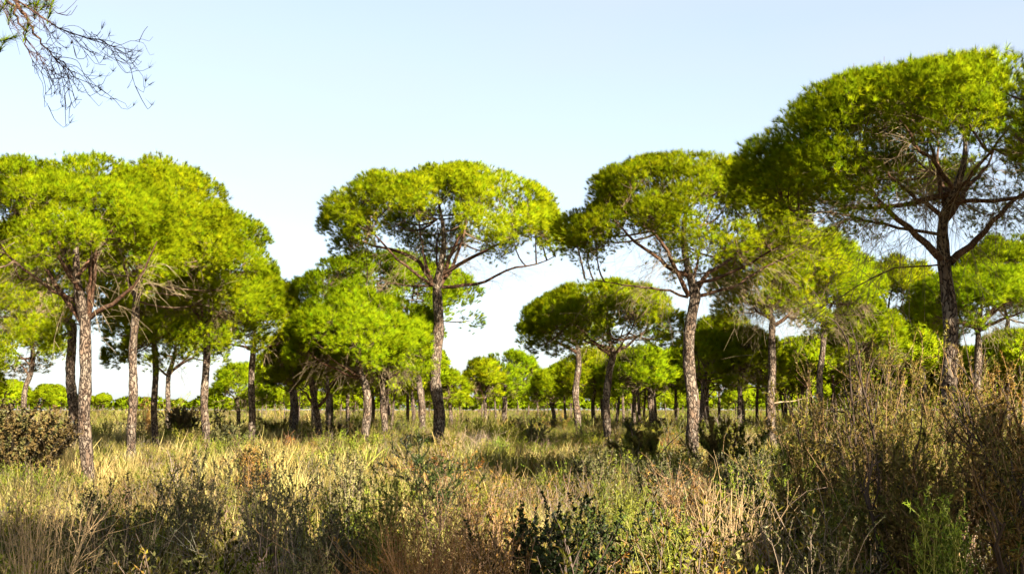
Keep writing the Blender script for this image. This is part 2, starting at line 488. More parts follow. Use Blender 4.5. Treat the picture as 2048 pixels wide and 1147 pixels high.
# ------------------------------------------------------------------ tree table (photograph pixels + distance)
# key: base px, base py, distance, trunk width px, trunk waypoints px (base -> fork), crown (x0, x1, ytop, ybot)
PINE = [
 dict(k='a', d=30, w=27, tr=[(176, 985), (170, 800), (168, 700), (172, 640)], cr=(-95, 335, 306, 565), n=9, dead=60,
      limbs=[[(165, 645), (130, 590), (92, 530), (80, 480), (55, 430)], [(175, 640), (186, 570), (205, 490), (262, 430)],
             [(180, 635), (240, 602), (300, 560), (335, 505)], [(184, 565), (160, 490), (140, 400)]],
      label='tall umbrella pine forking into three limbs above dry grass, leftmost near trunk'),
 dict(k='b', d=38, w=19, tr=[(264, 920), (264, 800), (268, 690), (271, 585)], cr=(150, 465, 306, 625), n=9, dead=80,
      limbs=[[(272, 600), (305, 540), (350, 480), (400, 440)], [(268, 590), (240, 520), (210, 430)]],
      label='umbrella pine with straight trunk shaded halfway, just right of the forked pine'),
 dict(k='c', d=44, w=22, tr=[(146, 880), (143, 780), (146, 700), (140, 645)], cr=(-90, 250, 430, 715), n=8, dead=170,
      limbs=[[(142, 660), (105, 610), (60, 580)]],
      label='pine with dark broad trunk close behind the leftmost forked pine'),
 dict(k='d', d=48, w=14, tr=[(311, 900), (310, 800), (309, 700)], cr=(215, 430, 480, 745), n=7, dead=90, limbs=[],
      label='slim pale trunked pine between two pines left of the reddish forked one'),
 dict(k='e', d=62, w=11, tr=[(336, 865), (336, 790), (338, 745)], cr=(255, 450, 590, 735), n=6, dead=30,
      limbs=[[(336, 750), (316, 728), (280, 705)], [(339, 748), (365, 722), (400, 700)]],
      label='pine with thin reddish trunk forking low against the pale sky'),
 dict(k='f', d=42, w=17, tr=[(415, 895), (410, 800), (411, 720), (413, 650)], cr=(300, 550, 400, 705), n=9, dead=190,
      limbs=[[(414, 660), (445, 600), (500, 550)], [(411, 655), (370, 600), (330, 560)]],
      label='pine with slightly bowed trunk and hanging dead twigs, right of the sky gap'),
 dict(k='g', d=50, w=15, tr=[(504, 880), (503, 800), (506, 700), (508, 665)], cr=(420, 594, 528, 715), n=6, dead=40,
      limbs=[[(506, 700), (475, 692), (445, 685)], [(507, 698), (545, 690), (580, 672)]],
      label='pine with dark shaded trunk flaring at its foot beside dense green pines'),
 dict(k='h', d=66, w=12, tr=[(48, 830), (50, 790), (52, 770)], cr=(-75, 135, 545, 765), n=6, dead=40, limbs=[],
      label='pine with short dark trunk behind the dark round bush'),
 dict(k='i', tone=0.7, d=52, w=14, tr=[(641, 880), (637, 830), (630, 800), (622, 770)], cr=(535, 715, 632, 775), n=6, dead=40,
      limbs=[[(634, 815), (610, 785), (585, 760)], [(637, 812), (655, 780), (680, 750)]],
      label='low dark pine leaning left beside the round bright pine pair'),
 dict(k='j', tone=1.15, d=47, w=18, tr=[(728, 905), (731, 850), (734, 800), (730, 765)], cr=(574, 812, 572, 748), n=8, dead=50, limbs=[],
      label='round bright green pine with the thicker trunk of a close pair'),
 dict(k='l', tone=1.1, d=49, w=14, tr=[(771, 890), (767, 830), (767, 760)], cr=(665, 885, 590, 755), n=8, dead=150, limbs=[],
      label='bright pine with drooping bare twigs, right trunk of a close pair'),
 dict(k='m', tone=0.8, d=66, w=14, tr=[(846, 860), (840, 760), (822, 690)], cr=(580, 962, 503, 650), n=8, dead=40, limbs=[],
      label='wide flat pine crown behind the tall central pine, trunk hidden'),
 dict(k='n', tone=1.1, d=48, w=25, tr=[(879, 866), (873, 780), (874, 680), (877, 575)], cr=(625, 1135, 324, 530), n=9, dead=90, thin=(.8, .9, .65, .7, .4, .6, .6),
      limbs=[[(872, 572), (840, 525), (800, 502), (740, 490), (690, 462)], [(880, 560), (905, 495), (925, 450), (940, 410)],
             [(884, 548), (960, 517), (1030, 490), (1080, 475)], [(884, 574), (960, 565), (1020, 532), (1075, 520), (1110, 500)],
             [(872, 572), (820, 565), (780, 556), (725, 566)], [(858, 545), (842, 505), (836, 450)], [(878, 560), (870, 500), (880, 430)]],
      label='tall central umbrella pine with broad crown and straight trunk shaded below'),
 dict(k='o', d=64, w=15, tr=[(1155, 855), (1153, 780), (1156, 700)], cr=(1038, 1225, 583, 700), n=7, dead=60,
      limbs=[[(1155, 705), (1110, 680), (1060, 655)]],
      label='pine with slim pale trunk and bare twigs reaching left into the sky gap'),
 dict(k='p', d=47, w=17, tr=[(1215, 900), (1214, 800), (1217, 740), (1226, 705)], cr=(1058, 1372, 560, 705), n=8, dead=60,
      limbs=[[(1222, 712), (1195, 690), (1165, 660), (1130, 640)], [(1226, 708), (1260, 690), (1300, 660)], [(1224, 705), (1218, 680), (1210, 640)]],
      label='bright flat-topped pine with dark trunk forking below its crown'),
 dict(k='q', d=37, w=27, tr=[(1386, 920), (1385, 830), (1378, 760), (1382, 650), (1388, 590)], cr=(1108, 1645, 312, 545), n=8, dead=110, thin=(.8, .8, .7, .5, .6, .5),
      limbs=[[(1378, 592), (1350, 548), (1330, 505), (1300, 475), (1240, 440)], [(1392, 588), (1420, 545), (1500, 492), (1570, 470)],
             [(1386, 580), (1396, 520), (1402, 450)], [(1376, 594), (1330, 582), (1240, 566), (1165, 560)],
             [(1396, 592), (1480, 562), (1560, 520), (1610, 485)], [(1348, 545), (1335, 480), (1318, 420)]],
      label='tall umbrella pine with gnarled sunlit trunk right of centre'),
 dict(k='r', d=43, w=18, tr=[(1545, 892), (1541, 800), (1543, 720), (1548, 640)], cr=(1425, 1695, 450, 655), n=8, dead=260,
      limbs=[[(1550, 650), (1600, 620), (1650, 600)], [(1546, 640), (1520, 600), (1480, 570)]],
      label='pine with straight pale trunk, horizontal dead stub and grey hanging twigs'),
 dict(k='s', d=52, w=14, tr=[(1641, 860), (1641, 760), (1645, 660)], cr=(1535, 1768, 455, 690), n=7, dead=160, limbs=[],
      label='pine with trunk half hidden behind tall heath, left of the big dark pine'),
 dict(k='t', d=22, w=34, tr=[(1898, 990), (1897, 760), (1897, 600), (1892, 520), (1890, 430)], cr=(1492, 2400, 108, 450), n=12, dead=260, thin=(1, .8, 1, 1, .22, .8, .5), detail=1.25, amp=.24,
      limbs=[[(1892, 525), (1835, 462), (1800, 432), (1752, 380), (1722, 310)], [(1888, 440), (1850, 405), (1800, 350), (1760, 290)],
             [(1891, 440), (1920, 402), (2000, 332), (2045, 270)], [(1900, 525), (1960, 470), (2048, 390), (2120, 320)],
             [(1890, 528), (1800, 542), (1700, 600), (1625, 655)], [(1889, 432), (1880, 370), (1876, 280)],
             [(1888, 470), (1800, 440), (1690, 410), (1600, 380)]],
      label='largest pine with thick black shaded trunk and crown running off the picture edge'),
 dict(k='u', d=46, w=18, tr=[(1957, 850), (1957, 760), (1955, 655)], cr=(1825, 2130, 535, 660), n=8, dead=80,
      limbs=[[(1953, 660), (1930, 615), (1900, 570)], [(1958, 655), (1985, 615), (2040, 580)], [(1958, 660), (2010, 640), (2060, 625)]],
      label='pine with sunlit trunk just right of the thick black trunk'),
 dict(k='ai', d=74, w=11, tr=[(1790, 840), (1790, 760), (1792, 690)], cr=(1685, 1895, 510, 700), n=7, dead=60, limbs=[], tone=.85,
      label='olive pine crown filling the space left of the thick black trunk'),
 dict(k='aj', d=66, w=12, tr=[(2015, 850), (2014, 740), (2016, 640)], cr=(1880, 2150, 470, 650), n=7, dead=60, limbs=[], tone=.85,
      label='olive pine crown behind the sunlit trunk right of the black trunk'),
 dict(k='v', d=95, w=9, tr=[(1010, 858), (1007, 820), (1008, 785)], cr=(955, 1088, 702, 795), n=6, dead=20, limbs=[],
      label='distant rounded pine standing in the middle of the open gap'),
 dict(k='w', d=90, w=8, tr=[(972, 858), (971, 830), (970, 800)], cr=(926, 1010, 714, 800), n=5, dead=20, limbs=[],
      label='distant smaller pine tucked left of the rounded gap pine'),
 dict(k='x', d=88, w=8, tr=[(1110, 850), (1108, 830), (1106, 815)], cr=(1058, 1150, 738, 810), n=5, dead=20, limbs=[],
      label='low bushy pine right of the rounded pine in the gap'),
 dict(k='y', d=80, w=9, tr=[(1190, 852), (1186, 810), (1190, 770)], cr=(1112, 1262, 695, 800), n=6, dead=30, limbs=[],
      label='pine with thin bent trunk between slim pale and dark forked trunks'),
 dict(k='z', d=68, w=12, tr=[(1300, 868), (1304, 835), (1298, 800), (1301, 770)], cr=(1225, 1372, 690, 795), n=6, dead=50,
      limbs=[[(1300, 778), (1285, 765), (1265, 755)]],
      label='small pine with twisted kinked trunk behind the bright flat-topped pine'),
 dict(k='aa', d=60, w=12, tr=[(1403, 850), (1404, 790), (1412, 735)], cr=(1370, 1520, 622, 760), n=6, dead=70,
      limbs=[[(1407, 760), (1395, 735), (1390, 710)]],
      label='leaning pine just behind the gnarled sunlit trunk'),
 dict(k='ab', d=84, w=9, tr=[(478, 858), (476, 820), (474, 800)], cr=(420, 545, 725, 815), n=6, dead=25, limbs=[],
      label='yellow-green low pine with forked pale limbs behind the dark flaring trunk'),
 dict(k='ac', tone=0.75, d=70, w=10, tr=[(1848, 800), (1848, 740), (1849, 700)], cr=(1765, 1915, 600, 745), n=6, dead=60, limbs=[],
      label='darker pine with short trunk seen left of the thick black trunk'),
 dict(k='ad', d=62, w=9, tr=[(1999, 840), (1999, 780), (1997, 740)], cr=(1960, 2125, 655, 755), n=6, dead=30, limbs=[],
      label='bright low pine with thin trunk at the picture edge'),
 dict(k='ae', d=88, w=9, tr=[(902, 850), (902, 820), (901, 800)], cr=(840, 935, 735, 805), n=5, dead=20, limbs=[],
      label='low bright pine directly right of the tall central trunk'),
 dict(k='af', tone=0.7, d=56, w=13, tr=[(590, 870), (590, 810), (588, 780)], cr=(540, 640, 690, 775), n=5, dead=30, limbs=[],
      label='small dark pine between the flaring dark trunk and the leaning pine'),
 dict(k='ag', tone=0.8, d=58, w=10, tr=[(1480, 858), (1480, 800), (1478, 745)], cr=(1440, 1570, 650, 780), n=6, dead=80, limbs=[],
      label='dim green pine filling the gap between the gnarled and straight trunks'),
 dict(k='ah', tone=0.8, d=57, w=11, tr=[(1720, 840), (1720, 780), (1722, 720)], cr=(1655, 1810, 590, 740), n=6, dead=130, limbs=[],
      label='dim pine with tan dead twigs behind the tall heath'),
]

# ------------------------------------------------------------------ terrain from the feet of the trees
_ctl = []
for T in PINE:
    bx, by = T['tr'][0]
    p = at(bx, by, T['d'])
    if T['k'] in ('t', 'm', 's', 'u', 'ac', 'ad', 'h', 'ah', 'ag', 'af', 'ai', 'aj'):
        continue
    _ctl.append((p[0], p[1], float(np.clip(p[2] - .38, -.5, 1.0))))
_ctl = np.array(_ctl)


def ground(x, y):
    x = np.asarray(x, float); y = np.asarray(y, float)
    sig = 7.0 + .05 * np.clip(y, 0, 100)
    num = np.zeros(np.broadcast(x, y).shape); den = num + .35
    for cx, cy, cz in _ctl:
        w = np.exp(-((x - cx) ** 2 + (y - cy) ** 2) / (2 * sig ** 2))
        num = num + w * cz; den = den + w
    z = num / den
    near = np.exp(-(x ** 2 + y ** 2) / 800)
    return z + .10 * vnoise(x, y, 5, 14) * (1 - .5 * near)


def gz(x, y):
    return float(ground(np.array([x]), np.array([y]))[0])


def grid_axis(lim, fine, n):
    t = np.linspace(0, 1, n)
    return np.concatenate([-(lim * t[::-1] ** 3.2 + fine * t[::-1])[:-1], lim * t ** 3.2 + fine * t])


gx = grid_axis(2500, 60, 70)
gy = grid_axis(3500, 60, 80) + 30
GX, GY = np.meshgrid(gx, gy, indexing='ij')
GZ = ground(GX, GY)
gi = np.arange(GX.size).reshape(GX.shape)
q = np.stack([gi[:-1, :-1], gi[1:, :-1], gi[1:, 1:], gi[:-1, 1:]], -1).reshape(-1, 4)
mb = MB()
mb.add(np.stack([GX, GY, GZ], -1).reshape(-1, 3), np.concatenate([q[:, [0, 1, 2]], q[:, [0, 2, 3]]]), (.2, .17, .08), (0, 0, 1))
tag(obj('ground', mb.mesh('ground', M_GROUND)), 'sandy heath ground under dry grass and scrub', kind='structure')

# ------------------------------------------------------------------ pines
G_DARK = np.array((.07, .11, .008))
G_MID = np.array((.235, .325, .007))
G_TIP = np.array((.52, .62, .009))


def crown_points(n, rng, th_max, lob, lobs, sup, amp):
    """random directions on a dome with lobes; returns unit-space points and outward directions"""
    u = rng.uniform(math.cos(th_max), 1, n)
    ph = rng.uniform(0, 2 * math.pi, n)
    st = np.sqrt(np.clip(1 - u ** 2, 0, 1))
    d = np.stack([np.cos(ph) * st, np.sin(ph) * st, u], 1)
    b = (d @ lob.T)
    bump = np.exp((b - 1) * lobs).max(1)
    r = 1.03 - amp + amp * bump
    # flatten: broad shoulders
    p = d.copy()
    p[:, 2] = np.sign(d[:, 2]) * np.abs(d[:, 2]) ** sup
    return p * r[:, None], d


def build_pine(root, rng, trunk, tr, c, Wx, Wy, H, s, limb_hints, nl, dead, dens=1.0, detail=1.0, lod=0, tone=1.0, limb_thin=(), amp=.18):
    """trunk: local polyline from the base to the fork; c: local crown centre; s: tuft size"""
    trunk = np.asarray(trunk, float)
    fork = trunk[-1]
    htot = fork[2]
    # --- trunk and leader
    tp = resample(trunk, 5 if lod > 1 else 16)
    top = np.array((c[0] * .7 + fork[0] * .3, c[1] * .7 + fork[1] * .3, c[2] + H * .55))
    lead = bez(fork, fork + (top - fork) * .5 + rng.normal(size=3) * .12 * H, top, 4 if lod > 1 else 9)
    path = np.concatenate([tp, lead[1:]])
    if lod < 2:
        zz = path[:, 2]
        amp = tr * .30
        path[1:, 0] += amp * np.sin(zz[1:] * 1.7 + rng.uniform(0, 6)) * np.clip(zz[1:] / 2, 0, 1)
        path[1:, 1] += amp * np.sin(zz[1:] * 1.3 + rng.uniform(0, 6)) * np.clip(zz[1:] / 2, 0, 1)
    a1 = np.linspace(1.06, .84, len(tp))
    a1[0] = 1.38
    if len(a1) > 6: a1[1] = 1.16
    a2 = np.linspace(.72, .2, len(lead))[1:]
    rad = tr * np.concatenate([a1, a2])
    m = MB()
    if lod > 1:
        tubes(m, path[None], rad[None], 6)
    else:
        k2 = len(path) * 3
        pf = resample(path, k2)
        rf = np.interp(np.linspace(0, 1, k2), np.linspace(0, 1, len(rad)), rad)
        sd = 14
        zz = pf[:, 2][:, None]
        aa = np.arange(sd)[None] * 2 * math.pi / sd
        lump = 1 + .06 * np.sin(3 * aa + zz * 2.1 + rng.uniform(0, 6)) + .05 * np.sin(zz * 5 + 2 * aa) + rng.normal(size=(k2, sd)) * .035
        tubes(m, pf[None], rf[None], sd, lump=lump[None])
    parts = {'trunk': m.mesh('pine_trunk', M_BARK)}
    # --- main limbs
    lines = [resample(h, 12) for h in limb_hints]
    need = max(0, nl - len(lines))
    a0 = rng.uniform(0, 6.28)
    for i in range(need):
        az = a0 + i * 2.39996
        th = rng.uniform(R(35), R(86))
        e = c + np.array((math.cos(az) * math.sin(th) * Wx, math.sin(az) * math.sin(th) * Wy, math.cos(th) * H)) * .82
        t0 = rng.uniform(0, .45)
        st = lead[int(t0 * (len(lead) - 1))]
        mid = st + (e - st) * .5
        mid[2] -= .14 * np.linalg.norm(e - st)
        mid = mid + rng.normal(size=3) * .05 * Wx
        ln = bez(st, mid, e, 4 if lod > 1 else 12)
        lines.append(ln)
    parts['limb'] = []
    thin = list(limb_thin) + [1.0] * len(lines)
    for i, ln in enumerate(lines):
        if lod < 2:
            wob = np.cumsum(rng.normal(size=ln.shape) * .03, 0)
            ln = ln + wob - wob[0]
            lines[i] = ln
        r0 = tr * (rng.uniform(.42, .6) if i < len(limb_hints) else rng.uniform(.3, .46))
        rr = np.linspace(1, .16, len(ln)) ** .9 * r0 * thin[i]
        m = MB()
        tubes(m, ln[None], rr[None], 4 if lod > 1 else 7)
        parts['limb'].append(m.mesh('pine_limb', M_LIMB))
    nodes = np.concatenate(lines + [lead[2:]])
    # --- foliage clumps on the dome
    nlob = int(rng.integers(13, 19))
    lob = nrm(rng.normal(size=(nlob, 3)) * (1, 1, .8) + (0, 0, .35))
    lob = lob[np.argsort(lob[:, 0])]
    area = 2 * math.pi * ((Wx * Wy) ** .8 + 2 * ((Wx + Wy) / 2 * H) ** .8) / 3 * 1.25
    area = area ** 1.0 if area > 0 else 1
    rc = float(np.clip(.105 * (Wx + H), .32, .85))
    ncl = int(area / (math.pi * rc * rc) * 2.5 * detail) + 8
    pu, du = crown_points(ncl, rng, R(100), lob, 10.0, .80, amp)
    # thin out low parts so that limbs and sky show beneath
    keep = rng.uniform(size=ncl) < np.clip(1.12 - .85 * np.clip((.36 - du[:, 2]) / .55, 0, 1), .22, 1)
    pu, du = pu[keep], du[keep]
    sc = np.array((Wx, Wy, H))
    jit = np.where(rng.uniform(size=len(pu)) < .8, rng.uniform(.85, .985, len(pu)), rng.uniform(.7, .9, len(pu)))
    C = c + pu * sc * jit[:, None] * (1 - rc * .35 / max(Wx, 1))
    Nn = nrm(du / sc * Wx)
    # --- branches joining each clump to the limb frame
    dist = np.linalg.norm(C[:, None, :] - nodes[None], axis=2) + .7 * np.clip(nodes[None, :, 2] - C[:, None, 2], 0, None)
    j = dist.argmin(1)
    p0 = nodes[j]
    mid = (p0 + C) * .5
    mid[:, 2] -= .16 * np.linalg.norm(C - p0, axis=1)
    mid += rng.normal(size=mid.shape) * .12
    br = bez(p0, mid, C, 3 if lod > 1 else 6)
    m = MB()
    r0 = np.clip(.012 + .012 * np.linalg.norm(C - p0, axis=1), .012, .05) * (1 + .25 * (s > .33))
    tubes(m, br, r0[:, None] * np.linspace(1, .4, br.shape[1])[None], 3 if lod else 4)
    if lod < 2:
        # twigs inside each clump, and thin inner twigs along the branches
        q = int(9 * dens)
        cc = np.repeat(C, q, 0)
        cn = np.repeat(Nn, q, 0)
        dr = nrm(rng.normal(size=cc.shape) * .9 + cn * .7 + (0, 0, .15))
        st = cc - cn * rc * rng.uniform(.2, .9, (len(cc), 1))
        L = rng.uniform(.6, 1.25, (len(cc), 1)) * rc
        e = st + dr * L
        md = st + dr * L * .5 + rng.normal(size=e.shape) * .1 - (0, 0, .06)
        tw = bez(st, md, e, 4)
        tubes(m, tw, np.full((len(tw), 1), .007 + .008 * s) * np.linspace(1, .5, 4)[None], 3)
        kk = rng.integers(0, len(br), int(len(br) * 6))
        fr = rng.integers(1, br.shape[1] - 1, len(kk))
        st = br[kk, fr]
        dr = nrm(rng.normal(size=st.shape) + nrm(st - fork) * .9)
        L = rng.uniform(.5, 1.6, (len(st), 1)) * min(1.0, Wx / 4)
        out = np.linalg.norm((st + dr * L - c) / sc, axis=1) > .88
        L = np.where(out[:, None], L * .35, L)
        tw = bez(st, st + dr * L * .5 + rng.normal(size=st.shape) * .1, st + dr * L - (0, 0, .08), 4)
        tubes(m, tw, np.full((len(tw), 1), .007 + .006 * s) * np.linspace(1, .5, 4)[None], 3)
    parts['twigs'] = m.mesh('pine_twigs', M_TWIG)
    # --- dead hanging twigs under the crown
    if dead and lod < 2:
        m = MB()
        low = np.concatenate([ln[2:9] for ln in lines])
        st = low[rng.integers(0, len(low), dead)]
        out = nrm((st - fork) * (1, 1, 0) + rng.normal(size=st.shape) * .3)
        L = rng.uniform(.5, 1.5, (dead, 1)) * np.clip(Wx / 4, .7, 1.2)
        dr = nrm(out * .8 + rng.normal(size=st.shape) * .5 + (0, 0, -.25))
        e = st + dr * L + np.array((0, 0, -.35)) * L
        t1 = bez(st, st + dr * L * .6 + (0, 0, .1), e, 6)
        tubes(m, t1, np.full((dead, 1), .005 + .008 * s) * np.linspace(1, .4, 6)[None], 3)
        q = 6
        fi = rng.integers(1, 6, dead * q)
        st2 = np.repeat(t1, q, 0)[np.arange(dead * q), fi]
        dd = np.repeat(dr, q, 0)
        dr2 = nrm(dd * .7 + rng.normal(size=dd.shape) * .6 + (0, 0, -.2))
        L2 = rng.uniform(.25, .8, (dead * q, 1))
        t2 = bez(st2, st2 + dr2 * L2 * .5, st2 + dr2 * L2 + (0, 0, -.12) * L2, 4)
        tubes(m, t2, np.full((dead * q, 1), .003 + .006 * s) * np.linspace(1, .5, 4)[None], 3)
        parts['dead_twigs'] = m.mesh('pine_dead_twigs', M_DEAD)
    # --- needle tufts
    per = max(5, int(4.7 * rc * rc / (s * s) * 3.1 * dens))
    nt = len(C) * per
    ci = np.repeat(np.arange(len(C)), per)
    low = np.clip((.25 - du[ci, 2]) / .5, 0, 1)
    kp = rng.uniform(size=nt) > low * .45
    ci = ci[kp]; nt = len(ci)
    dr = nrm(rng.normal(size=(nt, 3)) + Nn[ci] * .75 + (0, 0, .25))
    rad = rc * rng.uniform(.25, 1.0, (nt, 1)) ** .5
    pos = C[ci] + dr * rad * np.array((1.15, 1.15, .85))
    ni = int(nt * .16)
    bi = rng.integers(0, len(br), ni)
    fi = rng.integers(max(1, br.shape[1] // 2), br.shape[1], ni)
    pos = np.concatenate([pos, br[bi, fi] + rng.normal(size=(ni, 3)) * .28])
    ci = np.concatenate([ci, bi]); dr = np.concatenate([dr, nrm(rng.normal(size=(ni, 3)) + Nn[bi] * .4)]); nt = len(ci)
    uu = (pos - c) / sc                      # keep every tuft within the lobed dome
    uu[:, 2] = np.sign(uu[:, 2]) * np.abs(uu[:, 2]) ** 1.25
    un = np.linalg.norm(uu, axis=1)
    lim = rng.uniform(0, .07, len(un)) + 1.03 - amp + amp * np.exp(((uu / un[:, None]) @ lob.T - 1) * 10.0).max(1)
    kq = np.minimum(1, lim / un)
    pos = c + (pos - c) * kq[:, None]
    tdir = nrm(dr * .55 + Nn[ci] * .5 + np.array((0, 0, .55)) + rng.normal(size=(nt, 3)) * .3)
    mixv = np.clip(rng.normal(.5, .24, (nt, 1)), 0, 1)
    hue = rng.normal(0, .10, (nt, 1))
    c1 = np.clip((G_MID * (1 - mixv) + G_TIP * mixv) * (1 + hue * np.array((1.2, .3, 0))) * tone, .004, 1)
    if lod == 2:
        B = 8
        ti = np.repeat(np.arange(nt), B)
        bd = nrm(tdir[ti] + rng.normal(size=(nt * B, 3)) * .58)
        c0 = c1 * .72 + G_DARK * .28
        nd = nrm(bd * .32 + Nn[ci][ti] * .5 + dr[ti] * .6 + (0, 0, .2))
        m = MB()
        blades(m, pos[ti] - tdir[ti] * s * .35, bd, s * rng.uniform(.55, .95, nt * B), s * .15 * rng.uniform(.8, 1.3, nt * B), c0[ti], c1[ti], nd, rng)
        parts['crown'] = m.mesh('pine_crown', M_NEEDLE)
    else:
        sz = s * rng.uniform(.8, 1.2, (nt, 1))
        parts['crown'] = point_mesh('pine_crown', pos - tdir * s * .35,
                                    np.stack([np.zeros(nt), np.arccos(np.clip(tdir[:, 2], -1, 1)), np.arctan2(tdir[:, 1], tdir[:, 0])], 1),
                                    np.repeat(sz, 3, 1), rng.integers(0, 4, nt), c1)
    # --- objects
    obj('trunk', parts['trunk'], root)
    for lm in parts['limb']:
        obj('limb', lm, root)
    tag(obj('twigs', parts['twigs'], root), kind='stuff')
    if 'dead_twigs' in parts:
        tag(obj('dead_twigs', parts['dead_twigs'], root), 'grey bare dead twigs hanging under the crown', kind='stuff')
    co = tag(obj('crown', parts['crown'], root), kind='stuff')
    if lod < 2:
        co.modifiers.new('needles', 'NODES').node_group = TUFT_NODES[lod]
    return root


def px_pine(T, seed):
    rng = np.random.default_rng(seed)
    d = T['d']
    b = at(*T['tr'][0], d)
    z0 = gz(b[0], d) - .05
    base = np.array((b[0], d, z0))
    pts = [np.zeros(3)]
    for p in T['tr'][1:]:
        w = at(*p, d) - base
        pts.append(w)
    if pts[1][2] < .3:
        pts.pop(1)
    x0, x1, yt, yb = T['cr']
    xc = (x0 + x1) / 2
    cl = at(xc, yb, d) - base
    ct = at(xc, yt, d) - base
    Wx = (x1 - x0) / 2 * d / FPX
    h = ct[2] - cl[2]
    zc = cl[2] + h * .22
    H = (ct[2] - zc) * .97
    Wy = Wx * rng.uniform(.85, .97)
    th_, ph_ = np.meshgrid(np.linspace(0, 1.5, 24), np.linspace(0, 6.28, 24))
    sx_ = np.sin(th_) * np.cos(ph_) * Wx; sy_ = np.sin(th_) * np.sin(ph_) * Wy; sz_ = np.cos(th_) ** .8
    want = (ct[2] + base[2] - EYE) / d
    lo_, hi_ = .2 * H, 1.1 * H
    for _ in range(18):
        mid_ = (lo_ + hi_) / 2
        zc = cl[2] + mid_ * .28
        got = ((zc + base[2] + sz_ * mid_ - EYE) / (d + sy_)).max()
        if got > want: hi_ = mid_
        else: lo_ = mid_
    H = mid_
    c = np.array((cl[0], 0, zc))
    root = obj('pine_tree', None, loc=base)
    tag(root, T['label'], 'pine tree', 'umbrella pines')
    hints = []
    for L in T['limbs']:
        sl = rng.uniform(-.55, .55)
        q0 = at(*L[0], d)
        hh = []
        for p in L:
            w = at(*p, d)
            rr = np.linalg.norm(w - q0)
            hh.append(w - base + np.array((0, sl * rr, 0)))
        hints.append(hh)
    s = float(np.clip(.0057 * d, .17, .48))
    lod = 0 if d < 55 else 1
    build_pine(root, rng, pts, T['w'] / 2 * d / FPX * .92, c, Wx * 1.02, Wy, H, s, hints, T['n'], T['dead'], lod=lod,
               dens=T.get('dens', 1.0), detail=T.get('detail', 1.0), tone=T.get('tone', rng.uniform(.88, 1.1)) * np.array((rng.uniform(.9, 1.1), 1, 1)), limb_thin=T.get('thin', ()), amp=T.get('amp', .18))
    return root


PINES = {}
for i, T in enumerate(PINE):
    PINES[T['k']] = px_pine(T, T.get('seed', 1000 + sum(ord(ch) * 31 ** q for q, ch in enumerate(T['k']))))

# a bleached stub sticking out of the straight pale trunk
def dead_stub():
    root = PINES['r']
    base = np.array(root.location)
    tr = [ch for ch in root.children if ch.name.startswith('trunk')][0]
    P = resample([at(px, py, 43 - .12) - base for px, py in ((1543, 807), (1562, 803), (1585, 802), (1604, 797))], 9)
    m = MB()
    tubes(m, P[None], np.linspace(.035, .012, 9)[None], 5)
    tag(obj('dead_stub', m.mesh('dead_stub', M_DEAD), tr), 'pale bare horizontal branch stub')


dead_stub()

# ------------------------------------------------------------------ pines beside and behind the camera that throw shade into view
def shade_pine(k, x, y, sc, rz, label):
    o = copy_tree(PINES[k])
    o.location = (x, y, gz(x, y) - .05)
    o.scale = (sc, sc, sc)
    o.rotation_euler = (0, 0, rz)
    tag(o, label, 'pine tree', 'umbrella pines')


shade_pine('b', 3.4, -.5, 1.15, 1.0, 'pine behind the camera shading the near scrub')
shade_pine('b', 13.6, 14.1, 1.1, 2.0, 'pine beyond the picture edge shading the thick black trunk')
shade_pine('b', 12.6, -2.6, 1.0, 3.0, 'pine behind the camera shading the bottom right scrub')
shade_pine('q', 18.0, 10.0, .95, .4, 'pine farther beyond the picture edge shading the largest pine')

# ------------------------------------------------------------------ distant pines
def far_template(seed):
    rng = np.random.default_rng(seed)
    root = obj('pine_tree', None, loc=(0, 0, 0))
    ht = rng.uniform(6.3, 7.4)
    f = rng.uniform(3.0, 3.8)
    W_ = rng.uniform(2.4, 3.2)
    H = (ht - f - .6) * .8
    c = np.array((rng.normal() * .3, rng.normal() * .3, ht - H))
    build_pine(root, rng, [(0, 0, 0), (rng.normal() * .15, rng.normal() * .1, f * .5), (rng.normal() * .2, 0, f)], .13, c, W_, W_ * .95, H, .45, [], 5, 0, lod=2, dens=1.0, tone=.85)
    root['ht'] = ht
    return root


FT = [far_template(500 + i) for i in range(6)]
rng = np.random.default_rng(77)
SKYLINE = [(-400, 640), (140, 640), (190, 797), (405, 797), (425, 745), (545, 735), (575, 670), (850, 670), (885, 748), (925, 748), (935, 735), (1085, 742), (1120, 715), (1200, 690), (1380, 660), (1500, 640), (2500, 630)]
sx = [a for a, b in SKYLINE]; sy = [b for a, b in SKYLINE]
placed = []
used = [False] * len(FT)


def put_far(x, d, sc, label, group):
    i = int(rng.integers(0, len(FT)))
    o = copy_tree(FT[i])
    del o['ht']
    o.location = (x, d, gz(x, d) - .05)
    o.rotation_euler = (0, 0, rng.uniform(0, 6.28))
    o.scale = (sc * rng.uniform(.9, 1.12), sc * rng.uniform(.9, 1.12), sc)
    tag(o, label, 'pine tree', group)


ANCHOR = [(48, 'the short dark trunk'), (176, 'the leftmost forked pine'), (336, 'the thin reddish trunk'), (504, 'the dark flaring trunk'),
          (641, 'the low leaning pine'), (771, 'the bright pine pair'), (878, 'the tall central trunk'), (1010, 'the rounded gap pine'),
          (1155, 'the slim pale trunk'), (1215, 'the dark forked trunk'), (1386, 'the gnarled trunk'), (1545, 'the straight pale trunk'),
          (1641, 'the half hidden pine'), (1897, 'the thick black trunk')]


